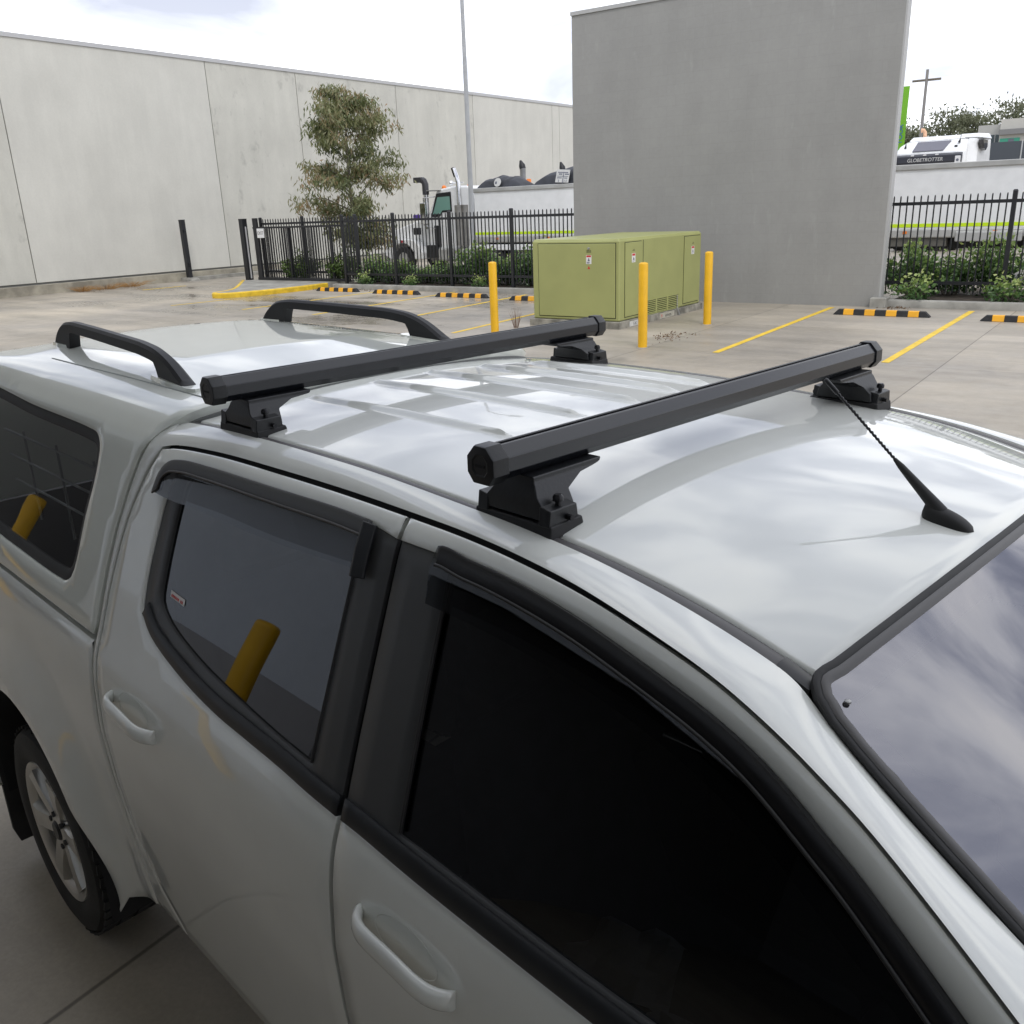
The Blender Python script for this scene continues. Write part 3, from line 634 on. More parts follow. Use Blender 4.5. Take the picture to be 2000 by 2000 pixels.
def interior():
    mb = MB(ORG); mb.box(-2.1, .6, -.74, .74, .40, .46); mb.loft([[(x, y, z) for x, z in ((.05, 1.02), (.25, 1.16), (.62, 1.10), (.62, .6), (.15, .6))] for y in (-.70, .70)]); mb.build('cabin_floor', DARK, car)
    FAB = mat('charcoal seat fabric', (.06, .06, .063), .9, amt=.3, scale=20)
    for x, y in ((-.72, -.38), (-.72, .38), (-1.72, -.38), (-1.72, .38)):
        mb = MB(ORG); mb.taper((x-.25, x+.26, y-.25, y+.25), .55, (x-.22, x+.25, y-.24, y+.24), .80)
        mb.hexa([(x-.28, y-.24, .72), (x-.12, y-.24, .72), (x-.12, y+.24, .72), (x-.28, y+.24, .72)], [(x-.42, y-.19, 1.28), (x-.33, y-.19, 1.28), (x-.33, y+.19, 1.28), (x-.42, y+.19, 1.28)])
        mb.taper((x-.45, x-.35, y-.12, y+.12), 1.31, (x-.45, x-.37, y-.10, y+.10), 1.48); mb.build('seat', FAB, car, bevel=.03)
    mb = MB(ORG); c = Vector((-.22, -.36, 1.06)); ax = Vector((.45, 0, -.89)).normalized(); e1 = Vector((0, 1, 0)); e2 = ax.cross(e1)
    mb.tube([tuple(c+.18*(math.cos(a)*e1+math.sin(a)*e2)) for a in np.linspace(0, 2*math.pi, 33)], .016, 8, False); [mb.tube([tuple(c), tuple(c+.18*(math.cos(a)*e1+math.sin(a)*e2))], .02, 6) for a in (0, math.pi, math.pi*1.5)]; mb.build('steering_wheel', BLK, car, smooth=50)
    mb = MB(ORG); mb.taper((-.20, -.12, -.12, .12), 1.47, (-.20, -.15, -.11, .11), 1.55); mb.build('rear_view_mirror', BLK, car, bevel=.01)
interior()
PAPER = mat('white paper', (.75, .75, .73), .8)
for x, y, z, rz, lb in ((-.80, -.45, .845, .4, 'crumpled white paper lying on the driver seat'), (-.62, -.58, .84, 1.3, 'folded white paper by the driver door, beside the seat')):
    t = thing('paper_sheet', lb, 'paper', (x, CY+y, z), rz, 'papers on the front seat'); G = random.Random(int(rz*10)); mb = MB()
    V = [(i*.03-.11, j*.03-.09, .02*G.random()+.035*abs(math.sin(i*.9+j*.5))) for i in range(8) for j in range(7)]; mb.add(V, [[i*7+j, (i+1)*7+j, (i+1)*7+j+1, i*7+j+1] for i in range(7) for j in range(6)]); mb.build('sheet', PAPER, t)

# ------------------------------------------------------------------ roof bars
BPROF = [(.0105, .0265), (.0262, .009), (.0262, -.013), (.015, -.0265), (-.015, -.0265), (-.0262, -.013), (-.0262, .009), (-.0105, .0265), (-.0062, .0265), (-.0062, .019), (.0062, .019), (.0062, .0265)]
CPROF = [(.0125, .0295), (.0292, .0115), (.0295, -.014), (.017, -.0295), (-.017, -.0295), (-.0295, -.014), (-.0292, .0115), (-.0125, .0295)]
def crossbar(x, zb, zf, label):
    r = thing('roof_crossbar', label, 'roof rack bar', (x, CY, zb), R(-.87), 'black crossbars clamped over the cab roof')
    mb = MB(); mb.prism(BPROF, lambda a, b, y: (a, y, b), -.612, .612); mb.build('bar', BAR, r, bevel=.0018)
    mb = MB(); mb.box(-.0035, .0035, -.610, .610, .0192, .0235); mb.build('rubber_strip', RUB, r)
    for s in (-1, 1):
        mb = MB(); f = lambda k: [(a*k, b*k) for a, b in CPROF]
        mb.loft([[(a, s*y, b) for a, b in f(k)] for y, k in ((.598, 1.0), (.626, 1.0), (.630, .96), (.631, .55), (.6295, .5))]); ec = mb.build('end_cap', RACK, r, bevel=.004, seg=3)
        mb = MB(); mb.box(-.010, .010, min(s*.6285, s*.6305), max(s*.6285, s*.6305), -.003, .001); mb.build('cap_slot', DARK, ec)
        d = zf-zb                       # foot base height below the bar centre
        t = -.0275
        mb = MB()                       # y grows inboard from the outer face
        Y = lambda y: s*(.572-y)
        fx = lambda a, y, z: (a, Y(y), z)
        L = lambda ring: ring
        # outer wall and tower, narrowing upward and flaring inboard under the bar
        mb.loft([[fx(a0, y0, z), fx(a1, y0, z), fx(a1, y1, z), fx(a0, y1, z)] for a0, a1, y0, y1, z in
                 ((-.064, .070, .004, .072, d+.012), (-.061, .067, .004, .072, d+.030), (-.046, .052, .006, .078, d+(t-d)*.62), (-.036, .044, .010, .115, d+(t-d)*.84), (-.031, .040, .012, .165, t-.007), (-.031, .040, .012, .168, t+.001))])
        ft = mb.build('foot', RACK, r, bevel=.0025)
        for e in (-1, 1):               # bolt lugs at both ends
            mb = MB(); x0, x1 = sorted((e*.056+.003, e*.079+.003)); mb.hexa([fx(x0, .0, d+.006), fx(x1, .0, d+.006), fx(x1, .066, d+.006), fx(x0, .066, d+.006)], [fx(x0, .004, d+.036), fx(x1, .004, d+.032), fx(x1, .062, d+.032), fx(x0, .062, d+.036)])
            mb.build('clamp_lug', RACK, ft, bevel=.002)
        mb = MB(); mb.hexa([fx(-.083, -.002, d-.016), fx(.087, -.002, d-.016), fx(.087, .073, d-.002), fx(-.083, .073, d-.002)], [fx(-.081, .001, d+.009), fx(.085, .001, d+.009), fx(.085, .071, d+.011), fx(-.081, .071, d+.011)])
        mb.build('foot_pad', mat('rack rubber pad', (.010, .010, .011), .6), ft, bevel=.003)
        for e in (-1, 1):
            mb = MB(); cx = e*.068+.003; mb.lathe([(.0045, 0), (.0045, .010), (.0085, .011), (.0085, .017), (.0055, .021), (0, .021)], fx(cx, .032, d+.030), n=12)
            mb.tube([fx(cx+e*.012, .04, d+.016), fx(cx+e*.022, .04, d+.016)], .005, 8)
            mb.build('bolt', mat('black bolt', (.02, .02, .022), .3, metal=.6), ft, smooth=40)
    return r
crossbar(-1.761, 1.861, 1.766, 'black roof bar nearest the canopy, rear one of the two over the cab')
crossbar(-.9215, 1.846, 1.744, 'black roof bar closest to the windscreen and aerial, front one of the two')
# ------------------------------------------------------------------ the yard
def concrete(name, col, wet=True, joints=True):
    m, nt, b = nmat(name); N, L = nt.nodes, nt.links
    tc = N.new('ShaderNodeTexCoord'); O = tc.outputs['Object']
    def noise(sc, det=6, st=None, off=(0, 0, 0)):
        mp = N.new('ShaderNodeMapping'); mp.inputs['Scale'].default_value = st or (1, 1, 1); mp.inputs['Location'].default_value = off; L.new(O, mp.inputs[0])
        n = N.new('ShaderNodeTexNoise'); n.inputs['Scale'].default_value = sc; n.inputs['Detail'].default_value = det; n.inputs['Roughness'].default_value = .6; L.new(mp.outputs[0], n.inputs['Vector']); return n.outputs[0]
    def rng_(src, a, b_, c=0, d=1):
        r = N.new('ShaderNodeMapRange'); r.inputs['From Min'].default_value = a; r.inputs['From Max'].default_value = b_; r.inputs['To Min'].default_value = c; r.inputs['To Max'].default_value = d; L.new(src, r.inputs['Value']); return r.outputs[0]
    def math_(op, a, b_=None):
        n = N.new('ShaderNodeMath'); n.operation = op
        for i, x in enumerate((a, b_)):
            if x is None: continue
            if isinstance(x, (int, float)): n.inputs[i].default_value = x
            else: L.new(x, n.inputs[i])
        return n.outputs[0]
    def mul(a, f):
        n = N.new('ShaderNodeMix'); n.data_type = 'RGBA'; n.blend_type = 'MULTIPLY'; n.inputs['Factor'].default_value = 1; L.new(a, n.inputs['A']); L.new(f, n.inputs['B']); return n.outputs['Result']
    base = N.new('ShaderNodeValToRGB'); L.new(noise(.35, 8), base.inputs[0]); e = base.color_ramp.elements
    e[0].position = .34; e[0].color = (col[0]*.80, col[1]*.80, col[2]*.82, 1); e[1].position = .66; e[1].color = (col[0]*1.10, col[1]*1.07, col[2]*1.02, 1)
    c = base.outputs[0]
    for src, lo, hi, dk in ((noise(1.0, 7, (.35, 1.6, 1), (3, 1, 0)), .40, .60, .86), (noise(9, 4), .3, .7, .93), (noise(.16, 5, (1, .6, 1), (9, 4, 0)), .38, .60, .84), (noise(60, 2), .3, .7, .92)):
        c = mul(c, rng_(src, lo, hi, dk, 1.03))
    # dark tyre and oil stains
    c = mul(c, rng_(noise(.8, 3, (1, .5, 1), (21, 7, 0)), .64, .74, 1.0, .72))
    sep = N.new('ShaderNodeSeparateXYZ'); L.new(O, sep.inputs[0])
    if joints:
        for ax, o_, p in ((0, 6.75, 4.43), (1, -12.92, 3.45)):
            t = math_('ADD', sep.outputs[ax], o_+p*40); fr = math_('FRACT', math_('DIVIDE', t, p)); d = math_('MULTIPLY', math_('MINIMUM', fr, math_('SUBTRACT', 1.0, fr)), p)
            c = mul(c, rng_(d, .004, .011, .42 if ax == 0 else .70, 1.0))
        fl = [math_('FLOOR', math_('DIVIDE', math_('ADD', sep.outputs[ax], o_+p*40), p)) for ax, o_, p in ((0, 6.75, 4.43), (1, -12.92, 3.45))]
        cb = N.new('ShaderNodeCombineXYZ'); L.new(fl[0], cb.inputs[0]); L.new(fl[1], cb.inputs[1])
        wn = N.new('ShaderNodeTexWhiteNoise'); wn.noise_dimensions = '2D'; L.new(cb.outputs[0], wn.inputs['Vector']); c = mul(c, rng_(wn.outputs[0], 0, 1, .90, 1.05))
    rough = rng_(noise(3, 5), .3, .7, .48, .68)
    if wet:
        w = rng_(noise(.55, 6, (.35, .9, 1), (2.2, 5.1, 0)), .42, .58); side = rng_(sep.outputs[0], -15.0, -9.0, 1, .30); far = rng_(sep.outputs[1], 9, 14, 0, 1)
        w = math_('MULTIPLY', math_('MULTIPLY', w, side), far)
        c = mul(c, rng_(w, 0, 1, 1, .70)); rough = math_('SUBTRACT', rough, math_('MULTIPLY', w, .38))
    L.new(c, b.inputs['Base Color']); L.new(rough, b.inputs['Roughness'])
    bp = N.new('ShaderNodeBump'); bp.inputs['Strength'].default_value = .12; bp.inputs['Distance'].default_value = .004; L.new(noise(70, 3), bp.inputs['Height']); L.new(bp.outputs[0], b.inputs['Normal'])
    return m
def wallmat(name, col, streak=.12, mould=.0, course=False):
    m, nt, b = nmat(name); N, L = nt.nodes, nt.links; b.inputs['Roughness'].default_value = .8
    tc = N.new('ShaderNodeTexCoord'); O = tc.outputs['Object']
    def noise(sc, st, det=6, off=(0, 0, 0)):
        mp = N.new('ShaderNodeMapping'); mp.inputs['Scale'].default_value = st; mp.inputs['Location'].default_value = off; L.new(O, mp.inputs[0]); n = N.new('ShaderNodeTexNoise'); n.inputs['Scale'].default_value = sc; n.inputs['Detail'].default_value = det; n.inputs['Roughness'].default_value = .6; L.new(mp.outputs[0], n.inputs['Vector']); return n.outputs[0]
    def rr(src, a, b_, c, d):
        r = N.new('ShaderNodeMapRange'); r.inputs['From Min'].default_value = a; r.inputs['From Max'].default_value = b_; r.inputs['To Min'].default_value = c; r.inputs['To Max'].default_value = d; L.new(src, r.inputs['Value']); return r.outputs[0]
    rgb = N.new('ShaderNodeRGB'); rgb.outputs[0].default_value = (*col, 1); c = rgb.outputs[0]
    fs = [rr(noise(.5, (1, 1, 1)), .35, .65, 1-streak*.9, 1.03), rr(noise(2.2, (1, 1, .22)), .42, .62, 1-streak*.45, 1.01), rr(noise(14, (1, 1, 1), 3), .3, .7, .97, 1.02)]
    if mould: fs.append(rr(noise(1.5, (1, 1, .7), 5, (5, 2, 8)), .60, .70, 1, 1-mould)); fs.append(rr(noise(4, (1, 1, .5), 4, (1, 9, 3)), .64, .72, 1, 1-mould*.7))
    if course:
        sx = N.new('ShaderNodeSeparateXYZ'); L.new(O, sx.inputs[0]); cm = N.new('ShaderNodeCombineXYZ'); L.new(sx.outputs[0], cm.inputs[0]); L.new(sx.outputs[2], cm.inputs[1])
        bt = N.new('ShaderNodeTexBrick'); bt.inputs['Scale'].default_value = 1; bt.inputs['Brick Width'].default_value = .42; bt.inputs['Row Height'].default_value = .214; bt.inputs['Mortar Size'].default_value = .006; bt.inputs['Mortar Smooth'].default_value = .6
        bt.inputs['Color1'].default_value = (1, 1, 1, 1); bt.inputs['Color2'].default_value = (.975, .975, .975, 1); bt.inputs['Mortar'].default_value = (.93, .93, .93, 1); L.new(cm.outputs[0], bt.inputs['Vector']); fs.append(bt.outputs['Color'])
        fs.append(rr(noise(3.5, (1, 1, .25), 5, (3, 3, 0)), .62, .70, 1, 1.10))
    for f in fs:
        n = N.new('ShaderNodeMix'); n.data_type = 'RGBA'; n.blend_type = 'MULTIPLY'; n.inputs['Factor'].default_value = 1; L.new(c, n.inputs['A']); L.new(f, n.inputs['B']); c = n.outputs['Result']
    L.new(c, b.inputs['Base Color']); return m
CONC = concrete('yard concrete', (.47, .425, .352)); KERBM = mat('kerb concrete', (.33, .32, .285), .8, amt=.3, scale=3, bump=.2)
mb = MB(); mb.add([(-260, -160, 0), (160, -160, 0), (160, 260, 0), (-260, 260, 0)], [[0, 1, 2, 3]])
g = mb.build('ground', CONC, rot=(0, 0, DY)); tag(g, kind='structure')
LINE = None
def line_mat():
    m, nt, b = nmat('yellow line paint'); N, L = nt.nodes, nt.links; b.inputs['Roughness'].default_value = .6
    n, r = vary(nt, b, (.80, .54, .04), .16, 6, 6)
    return m
LINEM = line_mat()
def marking(pts, w=.11, z=.004):
    mb = MB(); P = [np.array(p, float) for p in pts]
    for a, b in zip(P[:-1], P[1:]):
        d = (b-a)/np.linalg.norm(b-a); n = np.array([-d[1], d[0]])*w/2
        mb.add([(*(a+n), z), (*(a-n), z), (*(b-n), z), (*(b+n), z)], [[0, 1, 2, 3]])
    return tag(mb.build('road_marking', LINEM, rot=(0, 0, DY)), kind='structure')
for pts in ([(-19.28, 14.94), (-19.33, 20.2)], [(-16.38, 14.7), (-16.72, 20.6)], [(-13.67, 14.54), (-14.10, 20.3)], [(-10.99, 13.31), (-11.5, 18.9)], [(-5.52, 13.0), (-5.73, 19.58)], [(-3.045, 13.07), (-3.056, 19.67)], [(-.45, 13.1), (-.45, 19.7)], [(-22.42, 15.0), (-22.2, 16.95)]): marking(pts)
marking([(-28.86, 18.3), (-28.81, 20.0)], .16); marking([(-21.2, 20.28), (-12.6, 20.1)], .03) if False else None
# kerbs, garden beds, gate apron
def kerb(u0, u1, v0, w=.16, h=.15):
    mb = MB(); poly = [(v0, -.02), (v0, h-.03), (v0+.012, h-.008), (v0+.035, h), (v0+w, h), (v0+w, -.02)]
    n = max(2, int((u1-u0)/1.2)); mb.loft([[(u, a, b) for a, b in poly] for u in np.linspace(u0, u1, n)])
    return tag(mb.build('kerb', KERBM, rot=(0, 0, DY), smooth=40), kind='structure')
kerb(-21.7, -9.0, 20.42); kerb(-4.70, 14, 19.92)
mb = MB(); mb.box(-5.02, -4.70, 19.72, 20.1, -.02, .20); tag(mb.build('kerb', KERBM, rot=(0, 0, DY), bevel=.02), kind='structure')
SOIL = mat('mulch soil', (.055, .042, .03), .95, amt=.5, scale=6, bump=.6)
for u0, u1, v0 in ((-21.7, -9.0, 20.58), (-4.70, 14, 20.08)):
    mb = MB(); mb.box(u0, u1, v0, 23.2, -.02, .12); tag(mb.build('garden_soil', SOIL, rot=(0, 0, DY)), kind='structure')
isl = [(-22.25, 20.75), (-22.15, 19.2), (-22.35, 17.9), (-22.62, 17.15), (-22.85, 16.95), (-23.15, 16.93), (-23.38, 17.12), (-23.45, 17.4), (-23.75, 18.0), (-27.0, 21.06)]
def island():
    L = np.array(isl); out = smooth_curve(L, .1); loop = np.vstack([out, [(-26.4, 22.0), (-22.3, 22.0)]]); s = 1 if area(loop) > 0 else -1
    inn = offset_loop(loop, s*.13); n = len(out)
    mb = MB(); mb.loft([[(*o, -.02), (*o, .12), (*(o*.8+i*.2), .15), (*i, .15), (*i, .10)] for o, i in zip(out, inn[:n])], caps=False, closed=False)
    tag(mb.build('painted_kerb', mat('yellow kerb paint', (.80, .53, .03), .5, amt=.22, scale=5), rot=(0, 0, DY), smooth=40), kind='structure')
    inn = np.vstack([inn[1:n-1], [(-26.8, 21.1), (-26.4, 22.0), (-22.3, 22.0)]]); mb = MB(); mb.loft([[(*p, -.02) for p in inn], [(*p, .145) for p in inn]]); tag(mb.build('gate_apron', KERBM, rot=(0, 0, DY)), kind='structure')
island()
# ---- wheel stops
STOPB = mat('recycled rubber', (.022, .022, .023), .75, amt=.3, scale=20, bump=.3); STOPY = mat('yellow reflective block', (.86, .42, .02), .5, amt=.08)
def wheel_stop(u, v, label, rz=0):
    t = ything('wheel_stop', label, 'wheel stop', u, v, 0, rz, 'black and yellow wheel stops at the head of the parking bays')
    mb = MB(); f = lambda x: [(x, -.075, 0), (x, -.055, .098), (x, -.035, .108), (x, .035, .108), (x, .055, .098), (x, .075, 0)]
    mb.loft([[(-.89, -.075, 0), (-.885, -.06, .02), (-.885, -.03, .025), (-.885, .03, .025), (-.885, .06, .02), (-.89, .075, 0)], f(-.80), f(.80), [(.89, -.075, 0), (.885, -.06, .02), (.885, -.03, .025), (.885, .03, .025), (.885, .06, .02), (.89, .075, 0)]])
    mb.build('body', STOPB, t, smooth=30)
    for x in (-.60, -.20, .20, .60):
        mb = MB(); w = .095; e = .0025
        mb.loft([[(x-w+q, -.0755-e, .006), (x-w+q, -.055-e, .098+e), (x-w+q, -.035, .108+e), (x-w+q, .035, .108+e), (x-w+q, .055+e, .098+e), (x-w+q, .0755+e, .006)] for q in (0, 2*w)])
        mb.build('reflector_block', STOPY, t, smooth=30)
    return t
for u, v, lb in ((-20.75, 19.72, 'wheel stop at the end of the yellow kerb beside the sliding gate'), (-18.12, 19.5, 'wheel stop in the second bay, between the gate kerb and the light pole'), (-15.46, 19.2, 'wheel stop left of the bollard that stands in front of the hedge'), (-12.8, 18.98, 'wheel stop partly hidden behind the green cabinet'),
                 (-4.45, 18.42, 'wheel stop in the open bay in front of the grey wall\'s right edge'), (-1.78, 18.2, 'wheel stop cut by the right edge, beside the last yellow line')):
    wheel_stop(u, v, lb)
# ---- bollards
def bollard(u, v, lb, h=1.335, root=None, tilt=0):
    t = ything('bollard', lb, 'bollard', u, v, 0, 0, 'yellow steel bollards') if root is None else root
    mb = MB(); mb.lathe([(.074, -.02), (.074, h-.03), (.070, h-.012), (.055, h-.002), (.03, h+.003), (0, h+.004)], (0, 0, 0), n=28); mb.build('post', YEL, t, smooth=50)
    mb = MB(); mb.lathe([(.11, -.01), (.105, .006), (.078, .010), (.072, .004)], (0, 0, 0), n=28); mb.build('grout_collar', KERBM, t, smooth=50)
    t.rotation_euler = (tilt, 0, DY)
    return t
bollard(-6.80, 13.05, 'yellow bollard in front of the green cabinet\'s louvres'); bollard(-7.02, 16.09, 'yellow bollard at the far right end of the green cabinet', tilt=R(.8)); bollard(-10.02, 13.37, 'yellow bollard left of the green cabinet, in front of the fence and hedge', 1.315)
for x, lb in ((-4.05, 'yellow bollard behind the photographer, mirrored in the rear door window'), (-7.6, 'yellow bollard behind the photographer, mirrored in the canopy window')):
    b_ = bollard(0, 0, lb, 1.33); b_.location = (x, CY-2.62, 0)
# ---- electrical cabinet
def cabinet():
    u0, u1, v0, v1 = -10.2, -8.27, 14.92, 18.50
    t = ything('transformer_cabinet', 'olive green electrical substation cabinet on a concrete plinth beside the bollards', 'electrical cabinet', (u0+u1)/2, (v0+v1)/2)
    w, l = (u1-u0)/2, (v1-v0)/2; z0, z1 = .135, 1.60
    GR = mat('olive green enamel', (.365, .38, .145), .42, amt=.06, scale=2); GRD = mat('shadow gap', (.03, .035, .015), .8)
    mb = MB(); mb.taper((-w, w, -l, l), z0, (-w, w, -l, l), z1); b = mb.build('housing', GR, t, bevel=.03, seg=3)
    mb = MB(); mb.hexa([(-w-.006, -l-.006, z1-.05), (w+.006, -l-.006, z1-.05), (w+.006, l+.006, z1-.05), (-w-.006, l+.006, z1-.05)], [(-w+.03, -l+.03, z1+.03), (w-.03, -l+.03, z1+.03), (w-.03, l-.03, z1+.03), (-w+.03, l-.03, z1+.03)])
    mb.build('lid', GR, t, bevel=.02)
    mb = MB(); mb.box(-w-.06, w+.05, -l-.06, l+.05, -.02, .132); pl = mb.build('plinth', mat('stained plinth concrete', (.30, .285, .24), .85, amt=.5, scale=5, bump=.3), t, bevel=.01)
    # front face (toward -v): one big door
    def door_f(a0, a1, b0, b1):
        mb = MB(); mb.box(a0-.012, a1+.012, -l-.004, -l+.02, b0-.012, b1+.012); fr = mb.build('door_gap', GRD, t)
        mb = MB(); mb.box(a0, a1, -l-.016, -l+.01, b0, b1); return mb.build('door', GR, t, bevel=.008)
    d1 = door_f(-.72-.965+.72+.17-.02, .965-.05-.03, .20, 1.545)
    def door_s(c0, c1, b0, b1):
        mb = MB(); mb.box(w-.02, w+.004, c0-.012, c1+.012, b0-.012, b1+.012); mb.build('door_gap', GRD, t)
        mb = MB(); mb.box(w-.01, w+.016, c0, c1, b0, b1); return mb.build('door', GR, t, bevel=.008)
    vc = (v0+v1)/2
    dA = door_s(15.13-vc, 15.76-vc, .20, 1.545); dB = door_s(17.66-vc, 18.40-vc, .20, 1.545)
    mb = MB(); mb.box(w-.002, w+.004, 15.85-vc-.006, 15.85-vc+.006, z0+.02, z1-.03); mb.build('panel_seam', GRD, t)
    # louvres
    mb = MB(); mb.box(w-.01, w+.006, 16.02-vc, 17.42-vc, .155, .42); lv = mb.build('louvre_opening', GRD, t)
    mb = MB()
    for a, b in ((16.02, 16.39), (16.44, 16.89), (16.935, 17.42)):
        for k in range(7):
            z = .172+k*.036; mb.hexa([(w+.005, a-vc+.01, z), (w+.019, a-vc+.01, z-.010), (w+.019, b-vc-.01, z-.010), (w+.005, b-vc-.01, z)], [(w+.005, a-vc+.01, z+.010), (w+.021, a-vc+.01, z-.001), (w+.021, b-vc-.01, z-.001), (w+.005, b-vc-.01, z+.010)])
    for p in (16.415, 16.9125): mb.box(w-.002, w+.018, p-vc-.03, p-vc+.03, .15, .425)
    for z in (.145, .42): mb.box(w-.002, w+.017, 16.0-vc, 17.44-vc, z-.008, z+.010)
    mb.build('louvre_slats', GR, lv)
    # stickers: white warning plates with a red head and grey pictogram
    WH = mat('white sticker', (.75, .74, .72), .5); RD = mat('red ink', (.6, .03, .03), .5); GY = mat('grey ink', (.14, .15, .19), .5)
    def st_front(a, b, sw, sh):
        mb = MB(); mb.box(a-sw, a+sw, -l-.0185, -l-.015, b-sh, b+sh); s = mb.build('warning_sticker', WH, t)
        mb = MB(); mb.box(a-sw*.85, a+sw*.85, -l-.0195, -l-.018, b+sh*.55, b+sh*.95); mb.build('red_heading', RD, s)
        mb = MB()
        for r in range(3): mb.box(a-sw*.7, a+sw*(.2+.25*r % .5), -l-.0195, -l-.018, b-sh*(.55+.13*r)-.004, b-sh*(.55+.13*r)+.003)
        mb.add([(a-sw*.45, -l-.0192, b-sh*.35), (a+sw*.45, -l-.0192, b-sh*.35), (a, -l-.0192, b+sh*.45)], [[0, 1, 2]]); mb.build('pictogram', GY, s)
    st_front(-8.91+9.235, 1.26, .058, .08)
    mb = MB(); mb.add([(.325-.03, -l-.017, 1.09), (.325+.03, -l-.017, 1.09), (.325, -l-.017, 1.15)], [[0, 1, 2]]); mb.build('warning_triangle', RD, t)
    mb = MB(); mb.lathe([(.0, -.03), (.018, -.028), (.024, -.01), (.024, .01)], (.325, -l-.012, 1.46), 'y', 16); mb.build('door_lock', STEEL, t, smooth=40)
    mb = MB(); [mb.box(.325-.05+.0*k, .325+.05, -l-.0175, -l-.015, 1.385+.018*k, 1.392+.018*k) for k in range(3)]; mb.build('embossed_lettering', GRD, t)
    for v_ in (15.44, 18.05):
        c = v_-vc; mb = MB(); mb.box(w+.0155, w+.0185, c-.07, c+.07, 1.18, 1.345); s = mb.build('warning_sticker', WH, t)
        mb = MB(); mb.box(w+.018, w+.0195, c-.055, c+.055, 1.30, 1.338); mb.build('red_heading', RD, s)
        mb = MB(); mb.add([(w+.0192, c-.035, 1.225), (w+.0192, c+.035, 1.225), (w+.0192, c, 1.285)], [[0, 1, 2]]); mb.box(w+.018, w+.0195, c-.045, c+.02, 1.195, 1.20); mb.box(w+.018, w+.0195, c-.045, c+.04, 1.206, 1.211); mb.build('pictogram', GY, s)
        mb = MB(); mb.box(w+.0155, w+.018, c-.045, c+.045, 1.39, 1.397); mb.box(w+.0155, w+.018, c-.02, c+.045, 1.41, 1.417); mb.build('embossed_lettering', GRD, t)
    # maker's name painted on the plinth
    n_ = mat('black stencil', (.03, .03, .03), .7)
    mb = MB(); mb.box(w+.049, w+.0525, 16.50-vc, 17.16-vc, .012, .118); mb.build('name_plate', mat('pale plinth paint', (.48, .46, .38), .8, amt=.15), pl)
    text('H', .098, mat('red ink', (.6, .03, .03), .5), pl, 'lettering', (w+.0535, 16.585-vc, .062), (R(90), 0, R(90)), .9, .0008)
    text('umes', .098, n_, pl, 'lettering', (w+.0535, 16.875-vc, .062), (R(90), 0, R(90)), 1.35, .0008)
    mb = MB(); mb.box(w+.049, w+.052, 15.24-vc, 15.62-vc, .008, .108); mb.build('patch', mat('white overspray', (.6, .6, .57), .8, amt=.3), pl)
    text('1-3C', .07, n_, pl, 'lettering', (w+.0535, 15.45-vc, .05), (R(90), 0, R(90)), 1, .0008)
    mb = MB(); mb.tube([(w+.02, 17.34-vc, .41), (w+.026, 17.34-vc, .2), (w+.03, 17.34-vc, .14)], .009, 8); mb.hexa([(w+.06, 17.31-vc, .0), (w+.10, 17.31-vc, .0), (w+.10, 17.36-vc, .0), (w+.06, 17.36-vc, .0)], [(w+.02, 17.30-vc, .15), (w+.045, 17.30-vc, .15), (w+.045, 17.35-vc, .15), (w+.02, 17.35-vc, .15)]); mb.build('earth_strap', STEEL, t)
cabinet()
# ---- grey rendered wall and the tall precast warehouse
gw = ything('rendered_wall', 'plain mid grey rendered wall standing behind the green cabinet', 'wall', -8.6, 20.05)
mb = MB(); mb.box(-3.75, 3.70, -.10, .16, -.05, 6.42); mb.build('wall_panel', wallmat('grey render', (.315, .312, .296), .075, course=True), gw)
mb = MB(); mb.box(-3.77, 3.74, -.13, .19, 6.4205, 6.50); mb.build('capping', mat('pale cap and lit edge', (.42, .42, .41), .5), gw)
mb = MB(); mb.box(3.7005, 3.735, -.10, .16, .12, 6.42); mb.build('lit_edge_strip', mat('pale cap and lit edge', (.42, .42, .41), .5), gw)  # paler strip paints the wall's side face as lit
wh = ything('warehouse', 'tall pale precast concrete warehouse wall behind the gate and truck', 'building', -31.6, 30)
PRE = wallmat('precast concrete', (.63, .62, .565), .07, .0); PRE2 = wallmat('precast concrete weathered', (.60, .59, .53), .10, .20)
JV = [4.0, 10.2, 16.1, 24.2, 28.75, 35.0, 41.0, 48.7, 49.5, 57, 65, 80]
for i, (a, b) in enumerate(zip(JV[:-1], JV[1:])):
    mb = MB(); mb.box(-.2, 0, a-30+.018, b-30-.018, .38, 8.0); mb.build('wall_panel', PRE2 if (b <= 16.2 or 24 < a < 40 and i % 2 == 1) or i in (3, 4) else PRE, wh)
mb = MB(); mb.box(-.25, -.03, 4-30, 80-30, .30, 7.96); mb.build('joint_sealant', mat('dark sealant', (.14, .14, .13), .8), wh)
mb = MB(); mb.box(-.35, .36, 4-30, 80-30, -.05, .31); mb.build('plinth', mat('plinth concrete', (.37, .34, .27), .85, amt=.35, scale=2, bump=.2), wh)
mb = MB(); mb.box(.355, .75, 21.5-30, 60-30, -.05, .13); mb.build('kerb_step', KERBM, wh)
mb = MB(); mb.box(-10, -.26, 4-30, 80-30, 0, 7.9); mb.build('building_mass', PRE, wh)
mb = MB(); mb.box(-.26, .04, 4-30, 80-30, 8.005, 8.14); mb.build('parapet_flashing', mat('zincalume capping', (.5, .5, .5), .5, metal=.4), wh)
